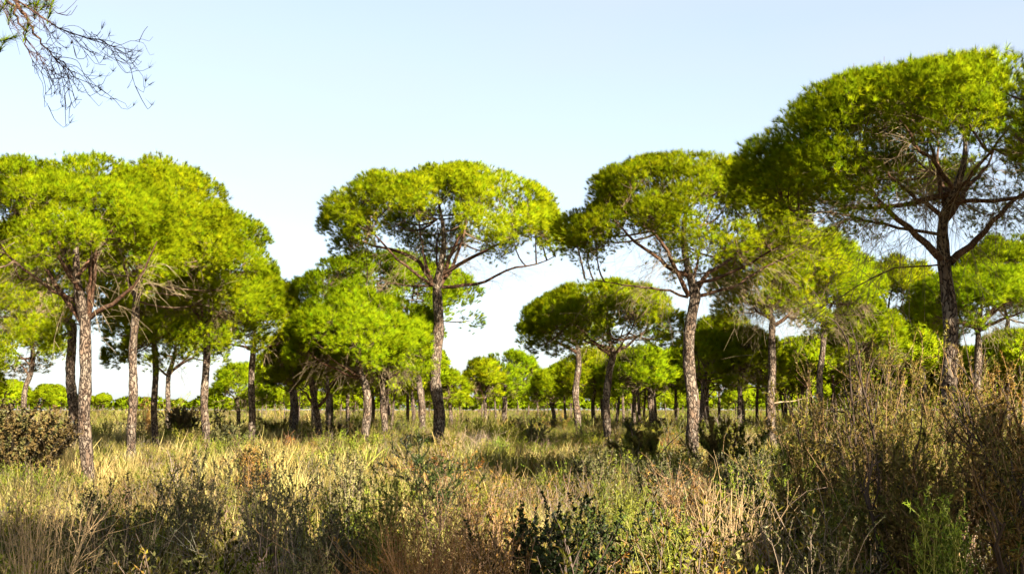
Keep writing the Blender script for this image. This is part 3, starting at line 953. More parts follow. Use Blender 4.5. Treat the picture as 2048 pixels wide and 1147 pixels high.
def far_label(px, d):
    kind = 'mid-distance pine' if d < 85 else 'distant pine' if d < 130 else 'small distant pine' if d < 190 else 'smallest distant pine' if d < 280 else 'tiny horizon pine'
    if px < ANCHOR[0][0]: return kind + ' left of ' + ANCHOR[0][1]
    if px > ANCHOR[-1][0]: return kind + ' right of ' + ANCHOR[-1][1]
    j = [a for a, _ in ANCHOR if a <= px]
    return kind + ' seen between ' + ANCHOR[len(j) - 1][1] + ' and ' + ANCHOR[len(j)][1]


n = 0
tries = 0
while n < 150 and tries < 9000:
    tries += 1
    d = 64 + 185 * rng.uniform() ** 1.5
    px = rng.uniform(-120, 2170)
    x = (px - 1024) / FPX * d
    sc = rng.uniform(.75, 1.1)
    g = gz(x, d)
    top = HORIZON - (g + 7.0 * sc - EYE) / d * FPX
    if any(top < np.interp(px + k * 2.8 * sc / d * FPX, sx, sy) for k in (-1, 0, 1)):
        continue
    if any((x - a) ** 2 + (d - b) ** 2 < 14 for a, b in placed):
        continue
    placed.append((x, d))
    put_far(x, d, sc, far_label(px, d), 'distant pines of the wood')
    n += 1
for lo, hi, cnt, d0, d1 in ((1080, 2180, 46, 60, 105), (530, 870, 14, 62, 100)):
    c = tries = 0
    while c < cnt and tries < 4000:
        tries += 1
        d = rng.uniform(d0, d1)
        px = rng.uniform(lo, hi)
        x = (px - 1024) / FPX * d
        sc = rng.uniform(.85, 1.15)
        top = HORIZON - (gz(x, d) + 7.0 * sc - EYE) / d * FPX
        if top < np.interp(px, sx, sy) - 6 or any((x - a) ** 2 + (d - b) ** 2 < 8 for a, b in placed):
            continue
        placed.append((x, d)); c += 1
        put_far(x, d, sc, far_label(px, d), 'distant pines of the wood')
for i in range(60):
    d = rng.uniform(300, 560)
    px = rng.uniform(150, 480) if i < 36 else rng.uniform(850, 1200)
    x = (px - 1024) / FPX * d
    put_far(x, d, rng.uniform(.75, 1.0), far_label(px, d), 'far tree line on the horizon')


def del_tree(o):
    for ch in list(o.children):
        del_tree(ch)
    bpy.data.objects.remove(o, do_unlink=True)


# a far wood that reads as one mass
def far_wood():
    rng = np.random.default_rng(9)
    m = MB()
    n = 620
    d = rng.uniform(250, 620, n)
    x = rng.uniform(-.62, .62, n) * d
    px = x / d * FPX + 1024
    h = rng.uniform(5.0, 6.8, n)
    z = ground(x, d)
    ok = (HORIZON - (z + h - EYE) / d * FPX) > np.interp(px, sx, sy) - 3
    d, x, h, z = d[ok], x[ok], h[ok], z[ok]
    n = len(d)
    k = 170
    ti = np.repeat(np.arange(n), k)
    u = rng.uniform(-.25, 1, n * k); ph = rng.uniform(0, 6.28, n * k)
    st = np.sqrt(1 - u ** 2)
    nn = np.stack([np.cos(ph) * st, np.sin(ph) * st, u], 1)
    Wd = rng.uniform(2.0, 3.0, n)[ti]
    Hh = h * .42
    pos = np.stack([x[ti], d[ti], (z + h * .56)[ti]], 1) + nn * np.stack([Wd, Wd, Hh[ti]], 1)
    dr = nrm(nn + rng.normal(size=nn.shape) * .6 + (0, 0, .4))
    c = G_MID[None] * rng.uniform(.4, .7, (n * k, 1))
    blades(m, pos, dr, .9, .7, c, c * 1.3, nrm(nn + dr * .4), rng)
    tk = np.stack([np.stack([x, d, z - .1], 1), np.stack([x + .1, d, z + h * .6], 1)], 1)
    tubes(m, tk, np.full((n, 2), .12), 4, col=(.2, .15, .1))
    return m.mesh('far_wood', M_NEEDLE)


tag(obj('far_woodland', far_wood()), 'far pine wood along the horizon', 'woodland', kind='stuff')
for f in FT:
    del_tree(f)

# ------------------------------------------------------------------ scrub builders
def scrub(mS, mL, rng, h, n, spread, base_r, stem_r, stem_c, sub, sub_len, leaf_n, leaf_l, leaf_w, leaf_cols, curve=.2, leaf_kind='leaf', sub_from=.25, up=.5, leaf_up=.4, k=6, sides=4, wob=.03):
    """one plant: n curved stems, sub side shoots on each, leaf_n leaves per shoot"""
    az = rng.uniform(0, 2 * math.pi, n)
    lean = np.abs(rng.normal(0, spread, n))
    L = h * rng.uniform(.65, 1.1, n) / np.maximum(np.cos(np.minimum(lean, 1.1)), .55) * np.where(lean > 1.0, .8, 1)
    b = np.stack([np.cos(az), np.sin(az), az * 0], 1) * (base_r * rng.uniform(0, 1, n) ** .5)[:, None]
    dr = np.stack([np.cos(az) * np.sin(lean), np.sin(az) * np.sin(lean), np.cos(lean)], 1)
    e = b + dr * L[:, None]
    md = b + dr * L[:, None] * .5 + np.array((0, 0, 1.0)) * (curve * L)[:, None] + rng.normal(size=(n, 3)) * .06 * h
    P = bez(b, md, e, k) + np.cumsum(rng.normal(size=(n, k, 3)) * wob * h * .3, 1) * np.linspace(0, 1, k)[None, :, None]
    cs = np.clip(np.asarray(stem_c)[None] * rng.uniform(.7, 1.3, (n, 1)), 0, 1)
    tubes(mS, P, (stem_r * rng.uniform(.6, 1.2, n))[:, None] * np.linspace(1, .3, k)[None], sides, cs)
    if sub:
        q = n * sub
        si = np.repeat(np.arange(n), sub)
        t = rng.uniform(sub_from, 1.0, q) * (k - 1)
        i0 = np.minimum(t.astype(int), k - 2)
        fr = (t - i0)[:, None]
        st = P[si, i0] * (1 - fr) + P[si, i0 + 1] * fr
        tg = nrm(P[si, i0 + 1] - P[si, i0])
        d2 = nrm(tg * .7 + rng.normal(size=(q, 3)) * .55 + (0, 0, up))
        l2 = sub_len * rng.uniform(.5, 1.2, q)
        e2 = st + d2 * l2[:, None]
        P2 = bez(st, st + d2 * (l2 * .5)[:, None] + rng.normal(size=(q, 3)) * .04 * h, e2, 4)
        tubes(mS, P2, (stem_r * .42 * rng.uniform(.6, 1.2, q))[:, None] * np.linspace(1, .45, 4)[None], 3, np.repeat(cs, sub, 0))
    else:
        P2 = P[:, k // 3:]
        q = n
    if leaf_n:
        li = np.repeat(np.arange(q), leaf_n)
        kk = P2.shape[1]
        t = rng.uniform(.1, 1.0, len(li)) * (kk - 1)
        i0 = np.minimum(t.astype(int), kk - 2)
        fr = (t - i0)[:, None]
        st = P2[li, i0] * (1 - fr) + P2[li, i0 + 1] * fr
        tg = nrm(P2[li, i0 + 1] - P2[li, i0])
        d3 = nrm(tg * .6 + rng.normal(size=st.shape) * .7 + (0, 0, leaf_up))
        lc = np.asarray(leaf_cols, float)
        w = rng.uniform(size=(len(li), 1))
        a, b_ = rng.integers(0, len(lc), (2, n))
        own = np.repeat(a, q // n)[li]
        col = lc[own] * (1 - w * .5) + lc[rng.integers(0, len(lc), len(li))] * w * .5
        col = np.clip(col * rng.uniform(.75, 1.25, (len(li), 1)), 0, 1)
        ctr = np.array((0, 0, h * .35))
        nd = nrm(d3 * .55 + nrm(st - ctr) * .6 + rng.normal(size=st.shape) * .25 + (0, 0, .45))
        if leaf_kind == 'leaf':
            leaves(mL, st, d3, leaf_l * rng.uniform(.6, 1.2, len(li)), leaf_w * rng.uniform(.7, 1.2, len(li)), col, nd, rng)
        else:
            blades(mL, st, d3, leaf_l * rng.uniform(.6, 1.2, len(li)), leaf_w * rng.uniform(.7, 1.2, len(li)), col * .8, col, nd, rng)


def grass(m, rng, h, n, base_r, w, c0, c1, lean=.35, droop=.35, k=5):
    az = rng.uniform(0, 6.283, n)
    ln = np.abs(rng.normal(0, lean, n))
    L = h * rng.uniform(.45, 1.1, n)
    b = np.stack([rng.normal(size=n), rng.normal(size=n), np.zeros(n)], 1) * base_r * .5
    dr = np.stack([np.cos(az) * np.sin(ln), np.sin(az) * np.sin(ln), np.cos(ln)], 1)
    md = b + dr * (L * .6)[:, None]
    dp = droop * rng.uniform(0, 1.5, n)
    e = md + nrm(dr + np.stack([np.cos(az), np.sin(az), -.6 + az * 0], 1) * dp[:, None]) * (L * .45)[:, None]
    P = bez(b, md, e, k) + rng.normal(size=(n, k, 3)) * .008
    mixv = rng.uniform(size=(n, 1))
    A = np.asarray(c0); B = np.asarray(c1)
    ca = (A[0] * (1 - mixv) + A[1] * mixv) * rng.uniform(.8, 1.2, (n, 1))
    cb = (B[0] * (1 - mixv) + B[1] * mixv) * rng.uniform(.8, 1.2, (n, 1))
    nd = nrm(dr * .3 + rng.normal(size=(n, 3)) * .42 + (.15, -.3, .6))
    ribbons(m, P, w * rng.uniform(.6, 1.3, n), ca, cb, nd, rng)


# colour families of the scrub
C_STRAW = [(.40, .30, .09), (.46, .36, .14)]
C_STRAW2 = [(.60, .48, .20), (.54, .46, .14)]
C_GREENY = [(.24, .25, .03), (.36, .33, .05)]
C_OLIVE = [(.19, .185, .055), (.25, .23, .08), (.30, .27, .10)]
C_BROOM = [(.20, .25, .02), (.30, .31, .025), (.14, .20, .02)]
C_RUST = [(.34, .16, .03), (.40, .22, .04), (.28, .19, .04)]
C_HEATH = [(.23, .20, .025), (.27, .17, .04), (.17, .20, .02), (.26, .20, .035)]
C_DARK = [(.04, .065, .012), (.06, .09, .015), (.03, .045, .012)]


def t_straw(rng, big=1.0, dense=1.0):
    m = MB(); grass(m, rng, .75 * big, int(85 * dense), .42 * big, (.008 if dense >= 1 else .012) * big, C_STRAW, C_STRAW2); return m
def t_green(rng, big=1.0, dense=1.0):
    m = MB(); grass(m, rng, .62 * big, int(80 * dense), .40 * big, .013 * big, C_GREENY, [(.36, .36, .05), (.50, .45, .09)], lean=.28); return m
def t_stalk(rng, big=1.0, dense=1.0):
    m = MB(); scrub(m, m, rng, .7 * big, int(16 * dense), .75, .18 * big, .0045 * big, (.40, .29, .15), 5, .32 * big, 0, 0, 0, C_RUST, curve=.05, up=.1, sides=3, wob=.08); return m
def t_broom(rng, big=1.0, dense=1.0):
    m = MB(); scrub(m, m, rng, .75 * big, int(15 * dense), .3, .2 * big, .006 * big, (.24, .22, .06), 5, .26 * big, 14, .05 * big, .013 * big, C_BROOM, sides=3, up=.8); return m
def t_olive(rng, big=1.0, dense=1.0):
    m = MB(); scrub(m, m, rng, .7 * big, int(14 * dense), .34, .22 * big, .007 * big, (.22, .17, .11), 5, .22 * big, 18, .036 * big, .015 * big, C_OLIVE, sides=3, up=.7); return m
def t_rust(rng, big=1.0, dense=1.0):
    m = MB(); scrub(m, m, rng, .6 * big, int(15 * dense), .5, .2 * big, .007 * big, (.26, .17, .10), 6, .24 * big, 14, .04 * big, .011 * big, C_RUST, sides=3, up=.5); return m
def t_heath(rng, big=1.0, dense=1.0):
    m = MB(); scrub(m, m, rng, .85 * big, int(14 * dense), .36, .2 * big, .009 * big, (.22, .17, .12), 6, .30 * big, 16, .045 * big, .012 * big, C_HEATH, sides=3, up=.6); return m
def t_grey(rng, big=1.0, dense=1.0):
    m = MB(); scrub(m, m, rng, .75 * big, int(20 * dense), .42, .2 * big, .006 * big, (.32, .25, .18), 6, .30 * big, 2, .05 * big, .014 * big, [(.3, .24, .16), (.34, .3, .15)], sides=3, up=.6); return m


def scatter(name, label, cat, makers, pos, scale, idx, tint, rz, near_seed, mat):
    """one object nobody could count: plants instanced over points"""
    temps = []
    for i, f in enumerate(makers):
        mbx = f(np.random.default_rng(near_seed + i))
        temps.append(bpy.data.objects.new(name + '_plant', mbx.mesh(name + '_plant', mat)))
    rr = np.random.default_rng(near_seed)
    n = len(pos)
    me = point_mesh(name, pos, np.stack([rr.normal(0, .1, n), rr.normal(0, .1, n), rz], 1), scale, idx, tint)
    o = tag(obj(name, me), label, cat, kind='stuff')
    o.modifiers.new('scatter', 'NODES').node_group = scatter_nodes(name, temps)
    return o


def in_wedge(rng, n, d0, d1, margin):
    d = np.sqrt(rng.uniform(d0 ** 2, d1 ** 2, n))
    x = rng.uniform(-1, 1, n) * (d * .4663 + margin)
    return x, d


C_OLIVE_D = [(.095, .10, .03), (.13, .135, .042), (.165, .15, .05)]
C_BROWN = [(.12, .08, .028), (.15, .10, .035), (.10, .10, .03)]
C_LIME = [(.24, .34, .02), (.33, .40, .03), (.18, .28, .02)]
SHRUBS = [
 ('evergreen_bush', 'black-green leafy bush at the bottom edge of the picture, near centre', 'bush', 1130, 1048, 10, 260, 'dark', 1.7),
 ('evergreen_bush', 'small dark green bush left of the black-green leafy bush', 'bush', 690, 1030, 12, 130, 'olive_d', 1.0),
 ('pine_sapling', 'little dark spiky sapling on a leaning bare stem amid blond grass', 'sapling', 868, 895, 14, 125, 'sapling', 1),
 ('rockrose_shrub', 'grey-green upright rockrose left of the small dark bush', 'shrub', 548, 952, 12.5, 200, 'olive', 1.4),
 ('rockrose_shrub', 'grey-green rockrose behind, lit along its upper tips', 'shrub', 395, 942, 16, 150, 'olive', 1.0),
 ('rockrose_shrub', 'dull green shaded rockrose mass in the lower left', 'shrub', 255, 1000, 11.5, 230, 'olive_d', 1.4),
 ('rockrose_shrub', 'low silvery rockrose sprig at the bottom edge right of the grey-green shrub', 'shrub', 618, 1075, 9.5, 90, 'olive', .6),
 ('dead_twig_bush', 'bare brown twiggy shrub in the lower left corner', 'shrub', 95, 985, 10.5, 240, 'dead', 1.0),
 ('tall_heath', 'tall rusty green heath left of the thick black trunk, shortest of its row', 'heath', 1655, 835, 13, 190, 'heath', 1.0),
 ('tall_heath', 'tall heath with black bare stems before the half hidden pine', 'heath', 1745, 790, 12, 210, 'heath', 1.2),
 ('tall_heath', 'tall brown heath standing in front of the thick black trunk', 'heath', 1885, 795, 13, 240, 'heath', 1.2),
 ('tall_heath', 'rust tinted heath at the right edge of the picture', 'heath', 2020, 815, 10.5, 220, 'heath_r', 1.2),
 ('tall_heath', 'waist-high heath at the bottom right corner', 'heath', 2035, 925, 8.5, 240, 'heath_r', 1.0),
 ('tall_heath', 'olive heath with forked dark stems below the thick black trunk', 'heath', 1800, 935, 9.5, 240, 'heath', 1.0),
 ('broom_shrub', 'bright lime green broom near the bottom right corner', 'shrub', 1868, 1055, 7.6, 110, 'broom_l', 1.3),
 ('broom_shrub', 'yellow-green broom tips before the dark shrubs right of centre', 'shrub', 1255, 985, 13, 170, 'broom', 1.0),
 ('broom_shrub', 'green broom sprigs below the olive heath', 'shrub', 1655, 1000, 10.5, 150, 'broom', 1.0),
 ('dead_twig_bush', 'pale grey fan of dead stalks right of centre in the near scrub', 'shrub', 1450, 985, 12, 230, 'dead', 1.1),
 ('dead_twig_bush', 'sprawling reddish dead twigs between the small dark bush and the leafy bush', 'shrub', 860, 1030, 10.5, 270, 'dead_r', 1.8),
 ('rust_shrub', 'low rust brown shrub behind the black-green leafy bush', 'shrub', 965, 990, 13, 190, 'rust', 1.2),
 ('evergreen_bush', 'dark green bush at the foot of the dark forked trunk', 'bush', 1178, 912, 24, 110, 'olive_d', 1.0),
 ('evergreen_bush', 'dark green bush left of the gnarled trunk foot', 'bush', 1310, 918, 21, 170, 'olive_d', 1.0),
 ('evergreen_bush', 'dark green bush right of the gnarled trunk foot', 'bush', 1485, 915, 20, 130, 'olive_d', 1.0),
 ('evergreen_bush', 'deep green shaded bush between dead stalks and tall heath', 'bush', 1590, 960, 14, 150, 'dark', 1.0),
 ('round_bush', 'large dark round bush at the left edge below the short dark trunk', 'bush', 40, 828, 28, 170, 'brown', 2.2),
 ('rust_shrub', 'rusty brown bush behind the thin reddish trunk', 'shrub', 296, 806, 58, 90, 'rust', 1.2),
 ('round_bush', 'dark bush right of the thin reddish trunk on the plain', 'bush', 378, 818, 60, 95, 'brown', 1.4),
 ('rust_shrub', 'small orange tinted shrub in blond grass left of the bright pine pair', 'shrub', 508, 912, 24, 60, 'rust', .8),
 ('broom_shrub', 'fresh green broom between the small dark bush and the reddish dead twigs', 'shrub', 775, 995, 11.5, 100, 'broom', 1.0),
 ('rust_shrub', 'orange-brown low shrub left of the black-green leafy bush', 'shrub', 985, 1060, 9.5, 130, 'rust', 1.2),
 ('broom_shrub', 'yellow-green broom at the bottom edge right of the leafy bush', 'shrub', 1330, 1060, 9.5, 130, 'broom', 1.0),
 ('round_bush', 'deep green low mound at the bottom edge before the tall heath', 'bush', 1610, 1085, 8.5, 230, 'olive_d', 1.2),
 ('rust_shrub', 'orange tipped shrub beside the grey fan of dead stalks', 'shrub', 1365, 955, 14, 110, 'rust', 1.2),
 ('broom_shrub', 'green broom spray by the foot of the straight pale trunk', 'shrub', 1590, 880, 24, 110, 'broom', 1.0),
 ('round_bush', 'dull green bush in the field left of the slim pale trunk', 'bush', 1065, 845, 46, 95, 'olive_d', 1.0),
 ('rockrose_shrub', 'dusky shrub in the field right of the bowed trunk', 'shrub', 462, 862, 38, 70, 'olive_d', 1.0),
 ('tall_heath', 'olive heath clump between the dark forked and gnarled trunks', 'heath', 1275, 858, 32, 90, 'heath', .8),
 ('tall_heath', 'olive heath clump between the gnarled and straight pale trunks', 'heath', 1455, 862, 30, 110, 'heath', .8),
 ('dead_twig_bush', 'pale dead stalks leaning at the foot of the tall central trunk', 'shrub', 905, 868, 40, 70, 'dead', .8),
 ('rockrose_shrub', 'silvery rockrose tips in blond grass below the bright pine pair', 'shrub', 700, 925, 20, 120, 'olive', .9),
]


def cover(seed, d0, d1, n, big, dense, name, label, flat=1.0):
    rng = np.random.default_rng(seed)
    x, d = in_wedge(rng, n, d0, d1, 5.0)
    px = x / d * FPX + 1024
    n1 = vnoise(x, d, 11, 5.0 * big ** .5); n2 = vnoise(x, d, 12, 3.0 * big ** .5); n3 = vnoise(x, d, 13, 9.0)
    ok = np.ones(len(x), bool)
    for _, _, _, spx, _, sd, sw, _, _ in SHRUBS:
        if sd < 18:
            ok &= ~((np.abs(px - spx) < sw * .42) & (d > sd - 2.2) & (d < sd + .3))
    x, d, px, n1, n2, n3 = x[ok], d[ok], px[ok], n1[ok], n2[ok], n3[ok]
    u = rng.uniform(size=len(x))
    # kinds: 0 straw 1 green 2 stalk 3 broom 4 olive 5 rust 6 heath 7 grey
    w = np.zeros((len(x), 8))
    w[:, 0] = 1.7 + 1.2 * n1 - .5 * (px > 900) - .3 * (px > 1400) + .8 * (px < 700) * (d > 16)
    w[:, 1] = 1.0 - .9 * n1 + .4 * n3
    w[:, 0] -= .7 * (d < 13) + .8 * np.clip((d - 55) / 40, 0, 1)
    w[:, 2] = .35 + .45 * n2
    w[:, 3] = .75 - .8 * n2 + .4 * n3
    w[:, 4] = .40 - .25 * (px > 700) - .7 * n3 + .5 * (px < 700) * (d < 16)
    w[:, 3] += .5 * (d > 70)
    w[:, 4] += .6 * (d > 70)
    w[:, 5] = .4 + .45 * n2 + 1.1 * (px > 720) * (px < 1500) * (d < 14) + .2 * (px > 1600)
    w[:, 6] = .55 - .8 * n1 + .5 * n2 + 1.2 * (px > 1550) * (d < 30)
    w[:, 7] = .35 + .4 * n3 * (px > 900)
    w = np.clip(w, .02, None)
    w = w ** 2.4
    cw = np.cumsum(w / w.sum(1, keepdims=True), 1)
    kind = (u[:, None] > cw).sum(1)
    var = rng.integers(0, 2, len(x))
    makers = []
    for f in (t_straw, t_green, t_stalk, t_broom, t_olive, t_rust, t_heath, t_grey):
        for v in range(2):
            makers.append(lambda r, f=f: f(r, big, dense))
    z = ground(x, d) - .03
    hs = (.82 + .38 * vnoise(x, d, 21, 4.5)) * rng.uniform(.5, 1.3, len(x)) * np.where(rng.uniform(size=len(x)) < .1, 1.4, 1) * np.interp(d, [8, 14, 20, 60], [1.45, 1.25, .92, .85]) * flat
    hs = np.clip(hs, .3 * flat, 1.7)
    sc = np.stack([hs / flat * rng.uniform(.9, 1.3, len(x)), hs / flat * rng.uniform(.9, 1.3, len(x)), hs], 1)
    tn = rng.normal(1, .14, (len(x), 1)) * (1 + rng.normal(0, .07, (len(x), 3)))
    return scatter(name, label, 'undergrowth', makers, np.stack([x, d, z], 1), sc, kind * 2 + var, np.clip(tn, .5, 1.5), rng.uniform(0, 6.28, len(x)), seed, M_PLANT)


cover(31, 8.0, 26, 7500, .85, 1.0, 'dry_grass_and_scrub', 'dry straw grass and low scrub carpeting the near ground')
cover(32, 25, 62, 13000, 1.05, .7, 'heath_grass', 'blond dry grass and yellow-green broom around the pine trunks')
cover(33, 60, 150, 9000, 1.7, .5, 'distant_grass', 'pale dry grass and low scrub under the distant pines', flat=.8)
cover(34, 148, 420, 7000, 4.0, .5, 'far_scrub', 'far scrub and grass reaching to the horizon', flat=.6)


# ------------------------------------------------------------------ the branch hanging into the picture from a pine beside the camera
def hanging_branch():
    d = 9.0
    T = dict(k='near', d=d, w=70, tr=[(-900, 1330), (-900, 800), (-890, 300), (-880, 60)], cr=(-1650, -160, -640, -60), n=8, dead=40,
             limbs=[], label='near pine beyond the picture edge whose bare twiggy branch hangs into the sky')
    root = px_pine(T, 900)
    base = np.array(root.location)
    rng = np.random.default_rng(901)
    main = [[(-880, 60), (-500, -60), (-200, -50), (15, -20), (70, 25), (115, 62), (175, 76), (230, 92), (285, 104)],
            [(-500, -60), (-250, -90), (-40, -40), (5, 10), (20, 60), (40, 110)],
            [(-40, -40), (25, 8), (45, 60), (62, 110), (78, 150)],
            [(15, -20), (40, 20), (75, 75), (110, 120), (140, 150)]]
    m = MB()
    lines = []
    for i, L in enumerate(main):
        pts = np.array([at(p[0], p[1], d + (-.25, .3, .1, -.1)[i] * min(1, max(0, (p[0] + 900) / 900))) - base for p in L])
        ln = resample(pts, 22)
        ln[3:-1] += rng.normal(size=ln[3:-1].shape) * .010
        r = np.linspace(1, .09, 22) ** 1.2 * (.034 if i == 0 else .02)
        mm = MB()
        tubes(mm, ln[None], r[None], 6)
        obj('limb', mm.mesh('hanging_limb', M_LIMB), root)
        lines.append(ln)
    # twigs droop down and outward, hooking up at the tip
    tw, tips = [], []
    for i, ln in enumerate(lines):
        n = (34, 12, 12, 16)[i]
        for q in range(n):
            t = rng.uniform(.7 if i == 0 else .6, .99)
            p0 = ln[int(t * 21)]
            L = rng.uniform(.22, .46)
            a = rng.uniform(.15, 1.0) if i != 0 else rng.uniform(.45, 1.4)
            dx, dz = math.sin(a), -math.cos(a)
            dy = rng.normal() * .25
            dv = np.array((dx, dy, dz))
            p1 = p0 + dv * L * .5 + np.array((.02, 0, .05)) + rng.normal(size=3) * .025
            p2 = p0 + dv * L + np.array((.05, 0, -.02))
            p3 = p2 + np.array((rng.uniform(.02, .1), rng.normal() * .03, rng.uniform(-.03, .08)))
            c = resample([p0, p0 * .5 + p1 * .5 + rng.normal(size=3) * .02, p1, p1 * .5 + p2 * .5 + rng.normal(size=3) * .03, p2, p3], 12)
            tw.append(c)
            tips.append((c[-1], nrm(c[-1] - c[-2])))
            for _ in range(int(rng.integers(1, 3))):
                j = int(rng.integers(4, 9))
                dv2 = nrm(dv + rng.normal(size=3) * .45)
                l2 = L * rng.uniform(.3, .6)
                e = c[j] + dv2 * l2
                c2 = resample([c[j], c[j] + dv2 * l2 * .5 + rng.normal(size=3) * .025, e, e + np.array((.03, 0, .04))], 12)
                tw.append(c2)
                tips.append((c2[-1], nrm(c2[-1] - c2[-2])))
    tw = np.array(tw)
    tubes(m, tw, rng.uniform(.0022, .0042, (len(tw), 1)) * np.linspace(1, .5, 12)[None], 3)
    tag(obj('bare_twigs', m.mesh('bare_twigs', M_TWIGN), root), 'bare purple-brown twigs drooping against the sky', kind='stuff')
    m = MB()
    # dry needle stubs at some tips
    sel = [tips[i] for i in rng.permutation(len(tips))[:70]]
    P = np.repeat(np.array([a for a, b in sel]), 9, 0)
    D = nrm(np.repeat(np.array([b for a, b in sel]), 9, 0) * .8 + rng.normal(size=P.shape) * .45 + (0, 0, .2))
    cdry = np.tile(np.array((.10, .07, .075)), (len(P), 1))
    blades(m, P, D, rng.uniform(.04, .09, len(P)), .005, cdry, cdry * 1.3, D, rng)
    tag(obj('dry_needles', m.mesh('dry_needles', M_NEEDLE), root), kind='stuff')
    m = MB()
    gp = [at(px, py, d - .1) - base for px, py in ((78, 4), (92, -6), (84, 16), (70, 22), (98, 30), (54, 12), (14, 78), (4, 92), (52, 66), (2, 20), (30, -8), (104, 4), (60, -6), (20, 30))]
    for g in gp:
        nb = 60
        ax = nrm(np.array((.35, 0, .8)) + rng.normal(size=3) * .3)
        D = nrm(ax + rng.normal(size=(nb, 3)) * .38)
        P = g + ax * rng.uniform(-.09, .06, (nb, 1))
        c = np.tile(G_MID * 1.1, (nb, 1)) * rng.uniform(.7, 1.3, (nb, 1))
        blades(m, P, D, rng.uniform(.07, .13, nb), .006, c * .7, c, D, rng)
    tag(obj('needle_tufts', m.mesh('needle_tufts', M_NEEDLE), root), 'green needle tufts left on the bare branch', kind='stuff')


M_TWIGN = twig_mat('purple_brown_twigs', (.05, .034, .034))
hanging_branch()


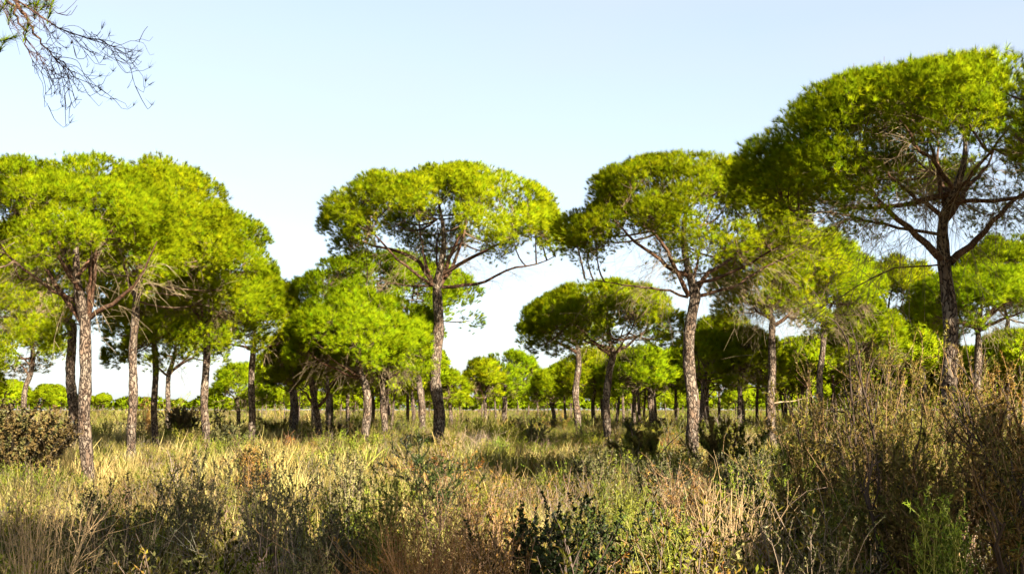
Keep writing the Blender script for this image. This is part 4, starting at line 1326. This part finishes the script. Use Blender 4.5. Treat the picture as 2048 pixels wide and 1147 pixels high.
# ------------------------------------------------------------------ shrubs one can tell apart
def shrub(name, label, cat, px, ytop, d, wpx, style, seed, group=None, stems=1.0, colours=None):
    rng = np.random.default_rng(seed)
    x = (px - 1024) / FPX * d
    g = gz(x, d) - .03
    h = at(px, ytop, d)[2] - g
    hw = wpx / 2 * d / FPX
    a, b = MB(), MB()
    sp = math.atan2(hw, h)
    k = stems
    ls = min(2.3, max(1.0, d / 13))
    if style == 'dark':
        scrub(a, b, rng, h * .95, int(34 * k), sp * .7, hw * .5, .009, (.05, .04, .03), 9, h * .20, 40, .036 * ls, .021 * ls, colours or C_DARK, sides=4, up=.6, sub_from=.3)
    elif style == 'olive':
        scrub(a, b, rng, h, int(30 * k), sp * .55, hw * .4, .008, (.17, .13, .09), 9, h * .17, 30, .030 * ls, .012 * ls, colours or C_OLIVE, sides=3, up=.85, sub_from=.3)
    elif style == 'heath':
        scrub(a, b, rng, h, int(7 * k), sp * .62, hw * .25, .026, (.05, .036, .028), 7, h * .26, 0, .05, .018, C_HEATH, sides=5, up=.5, sub_from=.35, wob=.06)
        scrub(a, b, rng, h * 1.02, int(36 * k), sp * .75, hw * .45, .006, (.20, .125, .065), 13, h * .17, 56, .042 * ls, .0095 * ls, colours or C_HEATH, leaf_kind='needle', sides=3, up=.8, sub_from=.45, wob=.05)
    elif style == 'broom':
        scrub(a, b, rng, h, int(30 * k), sp * .55, hw * .35, .006, (.20, .20, .05), 8, h * .18, 30, .045 * ls, .009 * ls, colours or C_BROOM, leaf_kind='needle', sides=3, up=.9, sub_from=.3)
    elif style == 'dead':
        scrub(a, b, rng, h, int(55 * k), sp * .75, hw * .3, .0062, (.32, .22, .115), 5, h * .30, 1, .06, .01, [(.36, .30, .16), (.3, .24, .1)], sides=3, up=.25, wob=.07, curve=.12)
    elif style == 'dead_r':
        scrub(a, b, rng, h, int(55 * k), sp * .8, hw * .3, .006, (.34, .19, .085), 6, h * .30, 6, .04, .008, C_RUST, leaf_kind='needle', sides=3, up=.15, wob=.08, curve=.1)
    elif style == 'rust':
        scrub(a, b, rng, h, int(36 * k), sp * .6, hw * .4, .007, (.24, .15, .09), 8, h * .2, 24, .035 * ls, .009 * ls, colours or C_RUST, leaf_kind='needle', sides=3, up=.5, wob=.06)
    elif style == 'sapling':
        top = np.array((.10, 0, h * .46))
        P = resample([(-.04, 0, 0), (-.05, 0, h * .2), (.02, 0, h * .34), top], 10)
        tubes(a, P[None], np.linspace(.020, .012, 10)[None], 5, (.06, .042, .03))
        P = resample([P[6], (-.10, 0, h * .55), (-.16, .03, h * .72)], 8)
        tubes(a, P[None], np.linspace(.012, .005, 8)[None], 5, (.06, .042, .03))
        for off, hh, nn in ((top, h * .42, 12), (P[-1], h * .30, 9), (P[4], h * .25, 5)):
            a2, b2 = MB(), MB()
            scrub(a2, b2, rng, hh, nn, .75, .015, .006, (.06, .042, .03), 6, h * .13, 46, .05, .010, [(.05, .08, .016), (.075, .105, .02), (.035, .055, .014)], leaf_kind='needle', up=.3)
            for src, dst in ((a2, a), (b2, b)):
                for v, t, c_, n_, o_ in zip(src.v, src.t, src.c, src.n, np.cumsum([0] + [len(q) for q in src.v])):
                    dst.add(v + off, t - o_, c_, n_)
    root = obj(name, None, loc=(x, d, g))
    tag(root, label, cat, group)
    tag(obj('stems', a.mesh(name + '_stems', M_STEM), root), kind='stuff')
    if b.k:
        tag(obj('foliage', b.mesh(name + '_foliage', M_LEAF), root), kind='stuff')
    return root


BUSH_AT = [(455, 838, 62, 60), (560, 842, 66, 55), (690, 846, 58, 60), (805, 842, 64, 50), (1035, 838, 70, 55), (1120, 842, 66, 50), (1330, 842, 58, 60),
           (1440, 846, 56, 60), (1505, 838, 66, 60), (1180, 838, 80, 60), (960, 840, 84, 50), (230, 846, 62, 60), (100, 850, 56, 60), (1600, 838, 60, 70)]
for i, (px, yt, d, w) in enumerate(BUSH_AT):
    st, cols = (('olive', C_OLIVE_D), ('heath', None), ('dark', C_BROWN), ('olive', C_OLIVE_D))[i % 4]
    shrub('low_bush', 'low bush breaking the far grass ' + far_label(px, d).split(' ', 2)[2].replace('seen ', ''), 'bush', px, yt, d, w, st, 800 + i, 'shrubs on the plain', stems=.5, colours=cols)
for i, (nm, lab, cat, px, yt, d, w, st, k) in enumerate(SHRUBS):
    cols = None
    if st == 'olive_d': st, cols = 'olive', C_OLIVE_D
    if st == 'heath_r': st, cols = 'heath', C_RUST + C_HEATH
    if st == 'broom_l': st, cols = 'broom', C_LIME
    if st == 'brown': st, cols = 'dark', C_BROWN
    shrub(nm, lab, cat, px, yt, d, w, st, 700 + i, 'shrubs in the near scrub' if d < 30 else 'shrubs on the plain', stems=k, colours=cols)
